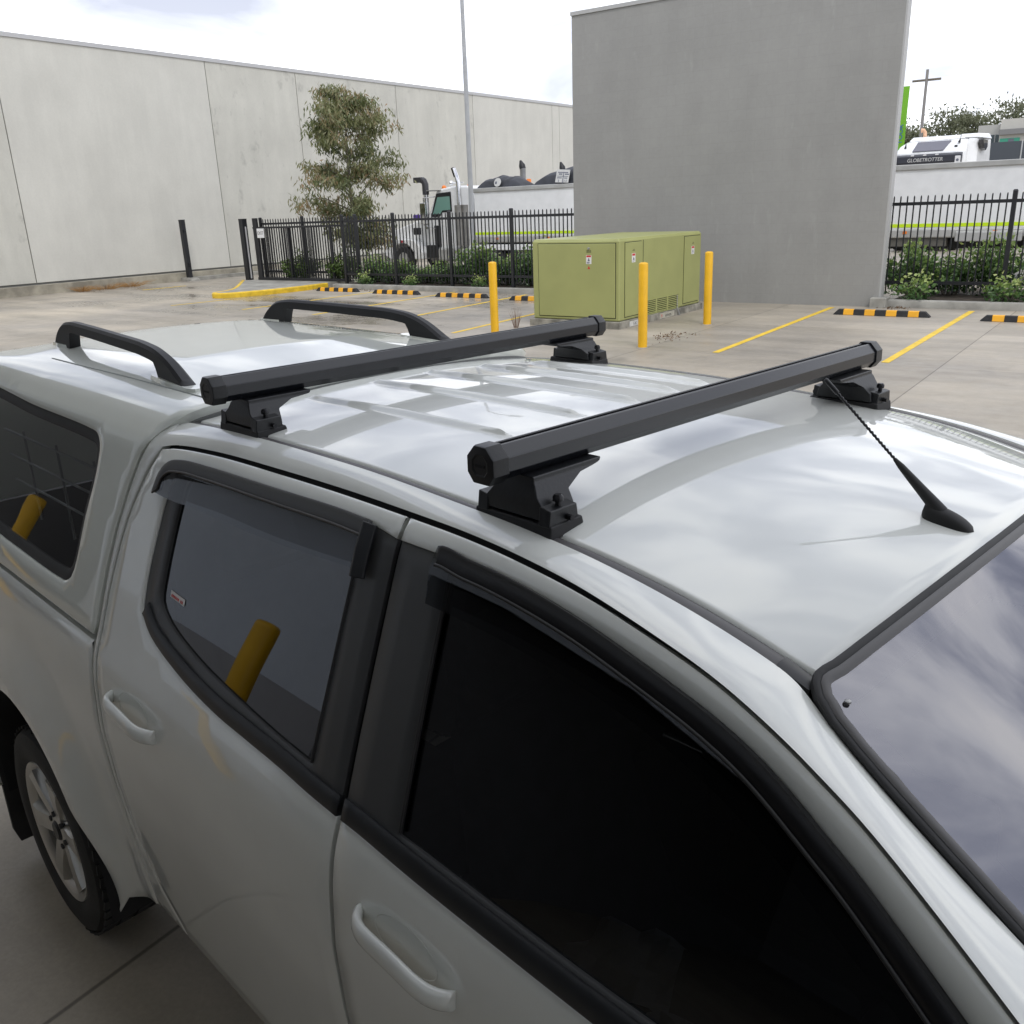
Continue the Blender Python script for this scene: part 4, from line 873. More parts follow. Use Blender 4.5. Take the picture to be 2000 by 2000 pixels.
# ---- fences
def fence_bay(mb_p, mb_r, a, b, v, z0=.22, zt=2.18, rails=(.42, 2.02), sp=.132):
    for r_, z in zip(mb_r, rails): r_.box(a, b, v-.022, v+.022, z-.033, z+.033)
    n = int(round((b-a)/sp))
    for k in range(1, n):
        u = a+(b-a)*k/n; mb_p.taper((u-.0125, u+.0125, v-.0125, v+.0125), z0, (u-.0125, u+.0125, v-.0125, v+.0125), zt-.03); mb_p.taper((u-.0125, u+.0125, v-.0125, v+.0125), zt-.03, (u-.006, u+.006, v-.006, v+.006), zt)
def fence(label, posts, v, first=None):
    c = (posts[0]+posts[-1])/2; t = ything('steel_fence', label, 'fence', c, v)
    for u in posts:
        mb = MB(); mb.box(u-c-.042, u-c+.042, -.042, .042, .05, 2.20); mb.taper((u-c-.047, u-c+.047, -.047, .047), 2.20, (u-c-.03, u-c+.03, -.03, .03), 2.235); mb.build('post', FENCE, t)
    for a, b in zip(posts[:-1], posts[1:]):
        p = MB(); r = (MB(), MB()); fence_bay(p, r, a-c, b-c, 0); p.build('picket_panel', FENCE, t); [q.build('rail', FENCE, t) for q in r]
    return t
fence('black steel picket fence left of the grey wall, hedge growing behind it', [-21.52, -19.35, -17.15, -14.95, -12.75, -10.55], 20.9)
fence('black steel picket fence right of the grey wall, in front of the trailer', [-5.15, -2.75, -.35, 2.05, 4.45, 6.85], 20.95)
fence('black picket fence section standing behind the sliding gate', [-26.2, -24.07, -21.6], 21.55)
def gate():
    t = ything('sliding_gate', 'black steel sliding gate half open beside its post', 'gate', -24.3, 21.28)
    mb = MB(); mb.box(-2.0, 2.55, -.04, .04, .15, .24); mb.build('bottom_rail', FENCE, t); mb = MB(); mb.box(-2.0, 2.55, -.03, .03, 1.87, 1.93); mb.build('top_rail', FENCE, t)
    for u, w in ((-1.86, .11), (-.20, .035), (1.82, .045)): mb = MB(); mb.box(u-w, u+w, -.035, .035, .24, 2.22 if w > .1 else 1.87); mb.build('stile', FENCE, t)
    p = MB(); n = 30
    for k in range(n):
        u = -1.72+k*3.5/n
        if abs(u+.2) > .05: p.box(u-.0125, u+.0125, -.012, .012, .24, 1.87)
    p.build('pickets', FENCE, t)
gate()
def gpost(lb, u, v, w, h, br=False):
    t = ything('gate_post', lb, 'gate post', u, v)
    mb = MB(); mb.box(-w, w, -w, w, -.02, h); mb.build('post', FENCE, t, bevel=.006)
    mb = MB(); mb.box(-w-.006, w+.006, -w-.006, w+.006, h, h+.015); mb.build('cap', FENCE, t)
    if br:
        mb = MB()
        for z, sx in ((.62, 1), (1.72, -1), (1.85, 1)): mb.box(min(0, sx*(w+.05)), max(0, sx*(w+.05)), -.04, .04, z-.05, z+.05)
        mb.build('bracket', FENCE, t)
        mb = MB(); mb.lathe([(.22, -.01), (.2, .06), (.1, .12), (0, .13)], (.15, .1, 0), n=12); mb.build('footing', KERBM, t, smooth=40)
    else:
        mb = MB(); mb.box(w, w+.03, -.02, .02, .2, 1.95); mb.build('guide_strip', mat('pale plastic', (.5, .5, .5), .5), t)
gpost('thick black gate post where the open gate ends, next to the exit sign', -26.72, 21.2, .10, 2.20)
gpost('lone black gate post standing against the pale warehouse wall', -31.0, 21.75, .085, 2.25, True)
sg = ything('exit_sign', 'small white EXIT sign fixed to the sliding gate', 'sign', -25.87, 21.225, 1.72)
mb = MB(); mb.box(-.18, .18, -.008, .006, -.155, .155); mb.build('plate', mat('white sign face', (.78, .78, .77), .5), sg, bevel=.003)
text('EXIT', .155, mat('black sign ink', (.015, .015, .015), .6), sg, 'lettering', (0, -.0095, 0), (R(90), 0, 0), .95, .001)
# ---- vegetation
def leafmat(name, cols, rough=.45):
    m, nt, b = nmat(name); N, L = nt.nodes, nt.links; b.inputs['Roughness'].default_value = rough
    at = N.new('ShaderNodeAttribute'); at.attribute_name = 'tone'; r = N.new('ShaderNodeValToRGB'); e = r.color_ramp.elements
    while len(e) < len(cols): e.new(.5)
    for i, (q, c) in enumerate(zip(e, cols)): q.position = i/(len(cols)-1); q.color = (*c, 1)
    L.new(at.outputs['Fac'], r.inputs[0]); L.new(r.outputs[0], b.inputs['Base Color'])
    tr = N.new('ShaderNodeBsdfTranslucent'); L.new(r.outputs[0], tr.inputs[0]); mx = N.new('ShaderNodeMixShader'); mx.inputs[0].default_value = .28
    L.new(b.outputs[0], mx.inputs[1]); L.new(tr.outputs[0], mx.inputs[2]); L.new(mx.outputs[0], N['Material Output'].inputs[0]); return m
def leaves(name, pts, ln, wd, m, parent, droop=0.0, tone=None, fold=.25, seed=0):
    g = np.random.default_rng(seed); n = len(pts)
    d = g.normal(size=(n, 3)); d[:, 2] = d[:, 2]*.6-droop*1.6; d /= np.linalg.norm(d, axis=1)[:, None]
    s = np.cross(d, g.normal(size=(n, 3))); s /= np.linalg.norm(s, axis=1)[:, None]; nn = np.cross(s, d)
    L = ln*g.uniform(.65, 1.3, n)[:, None]; W = wd*g.uniform(.7, 1.25, n)[:, None]; P = np.array(pts)
    V = np.stack([P, P+d*L*.45+s*W+nn*W*fold, P+d*L, P+d*L*.45-s*W+nn*W*fold], 1).reshape(-1, 3)
    k = np.arange(n)[:, None]*4; F = np.concatenate([k+[0, 1, 2], k+[0, 2, 3]], 1).reshape(-1, 3)
    me = bpy.data.meshes.new(name); me.from_pydata(V.tolist(), [], F.tolist()); me.materials.append(m)
    t = np.clip(tone if tone is not None else g.uniform(0, 1, n), 0, 1); a = me.attributes.new('tone', 'FLOAT', 'FACE'); a.data.foreach_set('value', np.repeat(t, 2))
    o = bpy.data.objects.new(name, me); COL.objects.link(o); o.parent = parent; return o
BARK = mat('grey bark', (.17, .15, .12), .85, amt=.4, scale=8, bump=.5)
def tree(lb, u, v, h, r0, crown_lo, spread, nl, m, ln, wd, droop, seed, bark=BARK, cat='tree', group=None, clump=.32, name='tree'):
    g = random.Random(seed); t = ything(name, lb, cat, u, v, 0, 0, group); tips = []; mb = MB()
    lean = [g.uniform(-.3, .3)*h*.06 for _ in range(2)]
    tp = lambda z: (lean[0]*(z/h)**1.5+.05*math.sin(z*1.3), lean[1]*(z/h)**1.5, z)
    zs = np.linspace(-.05, h*.93, 12); mb.tube([tp(z) for z in zs], [r0*(1-.88*(z/h)) for z in zs], 10)
    nb = 26
    for i in range(nb):
        f = crown_lo/h+(.93-crown_lo/h)*(i+.5)/nb; z = f*h*.97; a = i*2.4+g.uniform(-.4, .4)
        k = (f-crown_lo/h)/(1-crown_lo/h); rad = spread*(math.sin(math.pi*min(1, .20+.80*k*.97))**.8)*g.uniform(.7, 1.12)
        s = Vector(tp(z)); up = g.uniform(.15, .65); e = s+Vector((math.cos(a)*rad, math.sin(a)*rad, rad*up)); mid = (s+e)/2+Vector((0, 0, .12*rad))
        rr = r0*(1-.88*f)*.5; mb.tube([s, mid, e], [rr, rr*.6, rr*.22], 6); tips += [(mid*.5+s*.5, .6), (mid, .8), ((mid+e)/2, 1), (e, 1)]
        for q in range(4):
            b0 = s.lerp(e, g.uniform(.35, .95)); d = Vector((g.uniform(-1, 1), g.uniform(-1, 1), g.uniform(-.25, .7)))*rad*.42; mb.tube([b0, b0+d*.6, b0+d], [rr*.35, rr*.22, rr*.1], 5); tips += [(b0+d, 1.1), (b0+d*.6, .8)]
    mb.build('trunk', bark, t, smooth=50)
    G = np.random.default_rng(seed); P = []; T = []; wsum = sum(w for _, w in tips)
    for p, w in tips:
        n = int(nl*w/wsum); c = G.uniform(.0, 1)
        q = G.normal(size=(n, 3))*np.array([clump, clump, clump*.62])*spread/2.2; P.append(np.array(p)+q); T.append(np.clip(c*.65+G.uniform(0, .4, n), 0, 1))
    leaves('crown', np.vstack(P), ln, wd, m, t, droop, np.concatenate(T), seed=seed); return t
GUM = leafmat('gum leaves', [(.04, .06, .022), (.10, .125, .045), (.19, .21, .085), (.26, .255, .13), (.33, .21, .11)], .4)
tree('young gum tree with drooping olive and rust leaves behind the sliding gate', -24.0, 23.9, 6.6, .085, .9, 1.72, 15000, GUM, .20, .025, 1.0, 11, clump=.235)
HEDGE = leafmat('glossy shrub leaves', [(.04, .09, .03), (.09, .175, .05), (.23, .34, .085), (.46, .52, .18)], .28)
YEL_H = leafmat('yellow green shrub leaves', [(.05, .09, .02), (.10, .16, .03), (.19, .25, .05)], .35)
def shrub_proto(seed, m, n=1500, w=.62, h=1.08, ln=.10, wd=.034):
    t = thing('shrub', 'x', 'shrub', (0, 0, 0)); G = np.random.default_rng(seed); mb = MB(); P = []; T = []
    for i in range(22):
        a = G.uniform(0, 6.28); r = w*math.sqrt(G.uniform(.05, 1)); hh = h*(1-.45*(r/w)**2)*G.uniform(.6, 1.08); e = (r*math.cos(a), r*math.sin(a), hh)
        mb.tube([(r*.25*math.cos(a), r*.25*math.sin(a), 0), (r*.7*math.cos(a), r*.7*math.sin(a), hh*.6), e], [.012, .008, .003], 5)
        for k in range(3):
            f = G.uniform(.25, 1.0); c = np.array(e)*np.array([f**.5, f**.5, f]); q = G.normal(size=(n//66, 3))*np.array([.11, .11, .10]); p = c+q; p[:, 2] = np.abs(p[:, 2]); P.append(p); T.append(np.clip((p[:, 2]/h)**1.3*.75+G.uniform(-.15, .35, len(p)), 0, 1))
    mb.build('stem', BARK, t, smooth=50); leaves('foliage', np.vstack(P), ln, wd, m, t, -.25, np.concatenate(T), seed=seed); return t
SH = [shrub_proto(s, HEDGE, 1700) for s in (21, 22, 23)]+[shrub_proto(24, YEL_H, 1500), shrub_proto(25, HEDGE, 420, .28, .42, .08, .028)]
used = set()
def shrub(k, u, v, sc, lb, z=.11, group='shrubs along the fences'):
    loc = yard(u, v, z); rz = random.uniform(0, 6.28)
    if k in used: return dup(SH[k], loc, rz, lb, group, (sc[0], sc[0], sc[1]))
    used.add(k); t = SH[k]; t.location = loc; t.rotation_euler = (0, 0, rz); t.scale = (sc[0], sc[0], sc[1]); t['label'] = lb; t['group'] = group; return t
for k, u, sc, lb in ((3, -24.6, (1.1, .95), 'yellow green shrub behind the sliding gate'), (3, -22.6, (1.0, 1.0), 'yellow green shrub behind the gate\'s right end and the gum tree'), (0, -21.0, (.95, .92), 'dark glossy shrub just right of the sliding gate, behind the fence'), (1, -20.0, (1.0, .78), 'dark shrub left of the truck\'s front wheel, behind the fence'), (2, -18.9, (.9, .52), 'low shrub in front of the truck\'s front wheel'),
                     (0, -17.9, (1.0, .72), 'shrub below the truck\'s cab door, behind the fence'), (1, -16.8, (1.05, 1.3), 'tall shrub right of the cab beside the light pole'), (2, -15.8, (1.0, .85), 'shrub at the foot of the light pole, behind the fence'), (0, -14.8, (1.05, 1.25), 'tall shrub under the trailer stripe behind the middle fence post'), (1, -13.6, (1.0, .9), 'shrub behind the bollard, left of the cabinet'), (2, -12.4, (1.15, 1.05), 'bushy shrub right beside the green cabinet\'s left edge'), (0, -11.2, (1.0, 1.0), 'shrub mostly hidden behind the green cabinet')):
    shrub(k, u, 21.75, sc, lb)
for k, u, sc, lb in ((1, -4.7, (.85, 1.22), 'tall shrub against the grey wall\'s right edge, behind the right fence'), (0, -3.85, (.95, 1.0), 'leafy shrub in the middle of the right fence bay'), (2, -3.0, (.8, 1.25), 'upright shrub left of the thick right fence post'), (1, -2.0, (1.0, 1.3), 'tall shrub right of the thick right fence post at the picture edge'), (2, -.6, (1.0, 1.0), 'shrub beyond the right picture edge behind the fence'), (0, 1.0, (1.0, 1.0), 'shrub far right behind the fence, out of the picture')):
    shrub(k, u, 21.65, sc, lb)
for u, v, s, lb in ((-20.6, 20.75, .8, 'small seedling shrub hanging over the kerb near the gate'), (-18.6, 20.72, .65, 'tiny seedling shrub on the kerb below the truck\'s nose'), (-16.0, 20.72, .7, 'small leafy sprig over the kerb below the light pole'), (-13.3, 20.72, 1.15, 'spreading sprig over the kerb behind the left bollard'), (-11.9, 20.62, 1.3, 'spreading low sprig over the kerb at the cabinet\'s left side'), (-4.25, 20.35, 1.15, 'bright low sprig over the kerb right of the grey wall'), (-2.55, 20.35, 1.1, 'bright low sprig over the kerb below the thick fence post'), (-1.6, 20.4, .9, 'low sprig over the kerb at the right picture edge')):
    shrub(4, u, v, (s, s), lb, group='low sprigs hanging over the kerb')
# dry weeds
def weed(lb, u, v, h, n, col, spread, seed):
    t = ything('dry_weed', lb, 'weed', u, v, 0, 0, 'dry weeds in cracks'); G = random.Random(seed); mb = MB()
    for i in range(n):
        a = G.uniform(0, 6.28); r = spread*G.uniform(.1, 1); b = (r*.4*math.cos(a), r*.4*math.sin(a), 0); e = (b[0]+r*math.cos(a), b[1]+r*math.sin(a), h*G.uniform(.4, 1)); mb.tube([b, ((b[0]+e[0])/2, (b[1]+e[1])/2, e[2]*.65), e], [.004, .003, .001], 4)
    mb.build('stalks', mat('dry stalk '+str(round(col[0], 2)), col, .9), t)
weed('spindly dry weed in the slab joint left of the green cabinet', -10.29, 14.43, .42, 26, (.20, .12, .08), .12, 3)
for u, v, s, lb in ((-30.9, 17.3, .5, 'clump of orange dead grass at the foot of the warehouse wall'), (-30.95, 18.2, .8, 'larger patch of orange dead grass along the warehouse wall'), (-31.0, 19.2, .7, 'orange dead grass nearest the lone gate post')): weed(lb, u, v, .22, 130, (.36, .20, .07), s, int(u*-10+v))
def litter(lb, u, v, n, su, sv, seed, group):
    G = np.random.default_rng(seed); p = np.stack([G.normal(size=n)*su, G.normal(size=n)*sv, np.abs(G.normal(size=n))*.006], 1)
    t = leaves('leaf_litter', p, .05, .012, LIT, None, .1, seed=seed); t.location = yard(u, v, .004); t.rotation_euler = (0, 0, DY); tag(t, lb, 'leaf litter', kind='stuff')
LIT = leafmat('dead leaves', [(.10, .06, .035), (.17, .10, .055), (.24, .16, .09)], .9)
litter('scatter of dead leaves in the slab corner by the front bollard', -6.95, 14.3, 130, .16, .30, 4, 'leaf litter')
litter('dead leaves blown against the kerb near the gate', -21.2, 20.2, 260, .9, .10, 5, 'leaf litter')
litter('rust coloured leaves at the kerb end right of the grey wall', -4.5, 19.75, 90, .14, .08, 6, 'leaf litter')
# ---- light pole
lp = ything('light_pole', 'slim grey light pole behind the fence beside the truck cab', 'light pole', -17.95, 23.0)
mb = MB(); mb.tube([(0, 0, 0), (0, 0, 4), (0, 0, 9.5)], [.085, .07, .05], 14); mb.build('pole', mat('grey galvanised pole', (.42, .43, .44), .5, metal=.2, amt=.1), lp, smooth=50)
mb = MB(); mb.tube([(0, 0, 9.4), (.5, -.1, 9.7), (1.3, -.2, 9.8)], .035, 8); mb.taper((1.1, 1.7, -.32, -.08), 9.74, (1.15, 1.65, -.28, -.12), 9.86); mb.build('lamp_head', STEEL, lp)
# ------------------------------------------------------------------ trucks behind the fence
TW = paint('white truck paint', (.86, .87, .87), 1.45); ALUP = mat('dull aluminium', (.50, .50, .48), .5, metal=.35, amt=.15, scale=2)
TGL = glass('truck cab glass', (.30, .46, .42), 1.5); ORANGE = mat('orange lamp lens', (.85, .22, .02), .3); HIVIS = mat('fluorescent yellow tape', (.62, .85, .02), .4)
TARP = mat('black tarpaulin', (.030, .033, .042), .55, amt=.4, scale=3, bump=.3); SMOKE = mat('exhaust black', (.02, .02, .022), .4, metal=.3)
def truck_wheel(par, x, y, z=.48, r=.48):
    w = bpy.data.objects.new('wheel', None); COL.objects.link(w); w.parent = par; w.location = (x, y, z)
    mb = MB(); mb.lathe([(r*.58, -.13), (r*.9, -.14), (r, -.10), (r, .10), (r*.9, .14), (r*.58, .13)], (0, 0, 0), 'y', 32, False); mb.build('tyre', mat('tyre rubber', (.022, .022, .021), .75), w, smooth=40)
    mb = MB(); mb.lathe([(r*.58, -.12), (r*.5, -.07), (r*.30, -.06), (r*.26, -.14), (0, -.15), (0, .1), (r*.58, .12)], (0, 0, 0), 'y', 24); mb.build('rim', STEEL, w, smooth=40)
def prime_mover():
    # local x along the truck, front at -x; y=0 is the near side, body goes to +y
    U = -23.0; t = ything('tipper_truck', 'white bonneted prime mover with chrome stacks facing left behind the fence', 'truck', U, 27.0)
    X = lambda u: u-U
    SEC = lambda pts, y0, y1, m, nm, bev=.05: None
    mb = MB()                        # bonnet
    bon = [(-25.55, .62), (-25.50, 1.45), (-25.38, 1.56), (-24.6, 1.78), (-23.75, 2.0), (-23.25, 2.06), (-23.25, .9), (-23.9, .9), (-24.05, 1.0)]
    mb.loft([[(X(a), y, b) for a, b in bon] for y in (.42, 1.75)]); mb.build('bonnet', TW, t, bevel=.08, seg=3)
    mb = MB(); arch = [(-24.58+.60*math.cos(a), .50+.60*math.sin(a)) for a in np.linspace(R(0), R(180), 16)]
    out = [(-25.50, .62), (-25.45, 1.02), (-25.2, 1.2), (-24.58, 1.26), (-24.0, 1.2), (-23.75, 1.0), (-23.55, .72), (-23.55, .5)]
    mb.loft([[(X(a), y, b) for a, b in (out+arch)] for y in (.0, .42)]); mb.build('mudguard', TW, t, bevel=.03)
    mb = MB(); mb.box(X(-25.75), X(-25.5), .0, 2.3, .42, .78); mb.build('bumper', CHROME, t, bevel=.05)
    cab = [(-23.25, .75), (-23.25, 2.06), (-22.80, 2.93), (-22.55, 3.02), (-21.95, 3.10), (-21.30, 3.08), (-21.15, 2.95), (-21.15, .75)]
    mb = MB(); mb.loft([[(X(a), y, b if y not in (.06, 2.24) else b) for a, b in cab] for y in (.10, 2.20)]); cb = mb.build('cab', TW, t, bevel=.09, seg=3)
    mb = MB(); mb.loft([[(X(a), y, b) for a, b in ((-23.1, 2.03), (-22.78, 2.86), (-22.08, 2.90), (-22.06, 2.20), (-22.55, 2.18), (-22.66, 2.03))] for y in (.075, .095)]); mb.build('window_rubber', BLK, t, bevel=.01)
    mb = MB(); mb.loft([[(X(a), y, b) for a, b in ((-22.98, 2.13), (-22.72, 2.72), (-22.14, 2.74), (-22.12, 2.27), (-22.52, 2.25), (-22.62, 2.13))] for y in (.066, .074)]); mb.build('side_window', mat('green tinted truck window', (.19, .35, .30), .06, ior=1.6), t)
    mb = MB(); mb.hexa([(X(-23.27), .25, 2.12), (X(-22.84), .25, 2.92), (X(-22.84), 2.05, 2.92), (X(-23.27), 2.05, 2.12)], [(X(-23.30), .25, 2.13), (X(-22.87), .25, 2.93), (X(-22.87), 2.05, 2.93), (X(-23.30), 2.05, 2.13)]); mb.build('windscreen', mat('dark windscreen', (.02, .025, .025), .05), t)
    mb = MB(); mb.box(X(-23.35), X(-22.55), .02, 2.25, 2.95, 2.985); mb.build('sun_visor', STEEL, t, bevel=.01)
    mb = MB(); mb.box(X(-22.95), X(-22.65), .06, .09, .95, 1.72); mb.box(X(-22.70), X(-22.66), .06, .10, 1.25, 2.0); mb.build('door_glass_lower', BLK, t)
    # air intake, exhaust, horn, lamps, mirrors
    mb = MB(); mb.tube([(X(-23.30), .10, 1.6), (X(-23.30), .10, 2.85)], .10, 14); mb.build('intake_pipe', CHROME, t, smooth=50)
    mb = MB(); mb.tube([(X(-23.30), .10, 2.83), (X(-23.30), .10, 3.2), (X(-23.36), .10, 3.32), (X(-23.5), .10, 3.36)], [.125, .125, .125, .11], 12); mb.box(X(-23.78), X(-23.42), -.03, .23, 3.27, 3.46); mb.build('intake_snorkel', mat('grey snorkel', (.04, .04, .045), .5), t, bevel=.02)
    mb = MB(); mb.tube([(X(-21.66), .0, 1.0), (X(-21.66), .0, 2.42)], .16, 16); mb.tube([(X(-21.42), .05, 1.0), (X(-21.42), .05, 2.42)], .12, 14); mb.build('exhaust_shield', mat('brushed steel', (.34, .33, .31), .4, metal=.7, amt=.2), t, smooth=50)
    mb = MB(); mb.tube([(X(-21.62), .0, 2.42), (X(-21.64), .0, 3.2), (X(-21.70), .0, 3.4), (X(-21.82), .0, 3.68)], [.085, .085, .082, .075], 14); mb.build('exhaust_stack', CHROME, t, smooth=50)
    mb = MB(); mb.tube([(X(-21.74), -.012, 3.40), (X(-21.85), -.012, 3.70)], [.07, .068], 12); mb.build('exhaust_tip', SMOKE, t, smooth=50)
    mb = MB(); mb.lathe([(.0, 0), (.045, .0), (.05, .08), (.03, .10), (.025, .55), (0, .55)], (X(-22.35), .5, 3.2), 'x', 14); mb.lathe([(0, -.06), (.10, -.05), (.09, .0), (.04, .05)], (X(-22.33), .5, 3.2), 'x', 16); mb.build('air_horn', CHROME, t, smooth=50)
    for u in (-22.6, -21.4): mb = MB(); mb.lathe([(.09, 0), (.09, .05), (.05, .10), (0, .11)], (X(u), .35, 3.03), n=14); mb.build('marker_lamp', ORANGE, t, smooth=50)
    mb = MB(); mb.tube([(X(-22.85), .1, 2.75), (X(-23.2), -.18, 2.72), (X(-23.22), -.2, 1.75), (X(-22.9), .1, 1.6)], .025, 8); mb.build('mirror_arm', CHROME, t, smooth=50)
    mb = MB(); mb.box(X(-23.36), X(-23.08), -.24, -.16, 1.78, 2.55); mb.build('mirror', CHROME, t, bevel=.02)
    mb = MB(); mb.box(X(-23.95), X(-23.72), -.02, .2, 1.40, 1.66); mb.build('bonnet_mirror', BLK, t, bevel=.03)
    mb = MB(); mb.box(X(-23.3), X(-22.8), -.02, .3, .55, 1.02); mb.build('step_box', BLK, t, bevel=.02)
    mb = MB(); mb.box(X(-22.8), X(-21.2), -.02, .5, .42, .92); mb.build('fuel_tank', ALUP, t, bevel=.1)
    mb = MB(); mb.box(X(-25.4), X(-19.0), .85, 1.45, .6, .85); mb.build('chassis', BLK, t)
    mb = MB(); mb.box(X(-24.78), X(-24.30), .95, 1.4, 1.98, 2.13); mb.build('bonnet_cloth', mat('purple cloth', (.10, .05, .30), .8), t, bevel=.04)
    mb = MB(); mb.lathe([(0, -.02), (.05, -.015), (.05, .02)], (X(-24.58), -.003, 1.16), 'y', 14); mb.build('side_marker', mat('red lens', (.4, .02, .03), .3), t, smooth=50)
    for u in (-24.58, -20.2, -18.8):
        for y in (.16, 2.1): truck_wheel(t, X(u), y)
prime_mover()
def trailer(lb, ua, ub, gd=None):
    c = (ua+ub)/2; t = ything('tipper_trailer', lb, 'trailer', c, 27.0); l = (ub-ua)/2
    mb = MB(); mb.box(-l, l, .02, 2.42, 1.30, 2.84); mb.build('body', TW, t, bevel=.02)
    mb = MB(); mb.box(-l-.03, l+.03, -.03, .10, 2.82, 2.96); mb.box(-l-.03, l+.03, 2.34, 2.47, 2.82, 2.96); mb.build('top_rail', ALUP, t, bevel=.02)
    mb = MB(); mb.box(-l, l, .008, .03, 1.36, 1.45); mb.build('reflective_stripe', HIVIS, t)
    mb = MB(); mb.box(-l, l, -.02, 2.45, 1.08, 1.31); mb.build('side_rail', ALUP, t, bevel=.04)
    mb = MB(); mb.box(-l+.2, l-.2, .5, 1.9, .78, 1.10); mb.build('chassis', BLK, t)
    for k in range(int(2*l/2.2)):
        x = -l+1.0+k*2.2; mb = MB(); mb.box(x-.05, x+.05, -.035, .0, 1.19, 1.26); mb.build('side_marker', ORANGE, t)
    for x in (l-1.0, l-2.2, l-3.4):
        for y in (.16, 2.25): truck_wheel(t, x, y)
    return t, l
t1, l1 = trailer('white tipper trailer with a yellow stripe directly behind the bonneted truck\'s cab', -20.95, -13.9)
mb = MB(); mb.box(-l1, l1, .0, .06, .82, 1.02); mb.build('side_skirt', TW, t1, bevel=.02)
t2, l2 = trailer('long white tipper trailer with a yellow stripe seen right of the grey wall', -11.5, .6)
mb = MB(); mb.box(-l2+.1, -4.85+5.45-.2, .05, .25, .86, 1.07); mb.build('dark_beam', mat('brown steel beam', (.12, .115, .10), .7), t2)
mb = MB(); mb.loft([[(x, y, z) for y, z in ((-.08, .98), (-.08, 1.22), (.0, 1.26), (.6, 1.26), (.6, .98))] for x in (.62, 2.2)]); mb.build('mudguard', mat('grey guard', (.42, .42, .41), .6), t2, bevel=.03)
mb = MB(); mb.box(2.25, 2.6, -.1, .4, .1, 1.25); mb.build('tool_locker', mat('pale locker', (.42, .41, .38), .7), t2, bevel=.02)
mb = MB(); mb.box(-l2+2.35, -l2+2.6, .0, .03, .72, .84); mb.build('yellow_tag', STOPY, t2)
def tarp(lb, ua, ub, h, m, seed, patch=None):
    c = (ua+ub)/2; t = ything('tarpaulin', lb, 'tarpaulin', c, 27.05, 2.93); l = (ub-ua)/2; G = np.random.default_rng(seed); mb = MB(); nx, ny = 26, 14; V = []
    for i in range(nx+1):
        for j in range(ny+1):
            x = -1+2*i/nx; y = j/ny; e = max(0, 1-abs(x)**2.6)**.6; f = max(0, math.sin(math.pi*min(1, max(0, y*.92+.04))))**.4
            V.append((x*l, y*1.1, h*e*f+.03*math.sin(9*x+3*y+seed)*e*f+.02*math.sin(23*x-7*y)*e*f))
    V = [(x, y, z if 0 < k % (ny+1) < ny else -.06) for k, (x, y, z) in enumerate(V)]
    F = [[i*(ny+1)+j, (i+1)*(ny+1)+j, (i+1)*(ny+1)+j+1, i*(ny+1)+j+1] for i in range(nx) for j in range(ny)]
    mb.add(V, F); mb.build('cover', m, t, smooth=60); return t
tp1 = tarp('black tarpaulin hump with a round white emblem on top of the truck\'s trailer', -20.9, -18.95, .40, TARP, 1)
tp2 = tarp('larger black tarpaulin hump with a square white print beside the grey wall', -18.45, -14.6, .56, TARP, 2)
PRN = mat('white tarp print', (.62, .62, .60), .7, amt=.1, scale=8)
mb = MB(); mb.lathe([(0, -.012), (.15, -.01), (.15, .0)], (.02, .0, .0), 'y', 24); e = mb.build('emblem', PRN, tp1, loc=(.02, -.01, .19), rot=(R(-16), 0, 0)); 
mb = MB(); mb.box(-.08, .0, -.015, -.011, -.06, .03); mb.build('emblem_mark', mat('grey ink', (.14, .15, .19), .5), e)
mb = MB(); mb.box(-.26, .26, -.01, .0, -.21, .21); e = mb.build('print', PRN, tp2, loc=(-.62, -.03, .27), rot=(R(-14), R(4), 0))
mb = MB(); mb.box(.015, .045, -.013, -.01, -.24, .10)
for z0, z1, x0, x1 in ((.10, .13, -.2, .2), (.04, .08, -.16, -.02), (.04, .08, .08, .24), (-.02, .0, -.2, .22), (-.08, -.05, -.2, -.02), (-.08, -.05, .07, .2), (-.12, -.20, .16, .18), (-.12, -.20, .08, .10), (-.12, -.20, -.14, -.12)): mb.box(x0, x1, -.013, -.01, min(z0, z1), max(z0, z1))
mb.build('print_lettering', mat('grey ink', (.14, .15, .19), .5), e)
tp3 = tarp('crumpled bright blue tarpaulin just showing past the grey wall', -18.95, -17.0, 1.2, mat('blue poly tarp', (.06, .24, .72), .25, amt=.3, scale=3), 4); tp3.location = yard(-17.95, 29.9, 2.85)
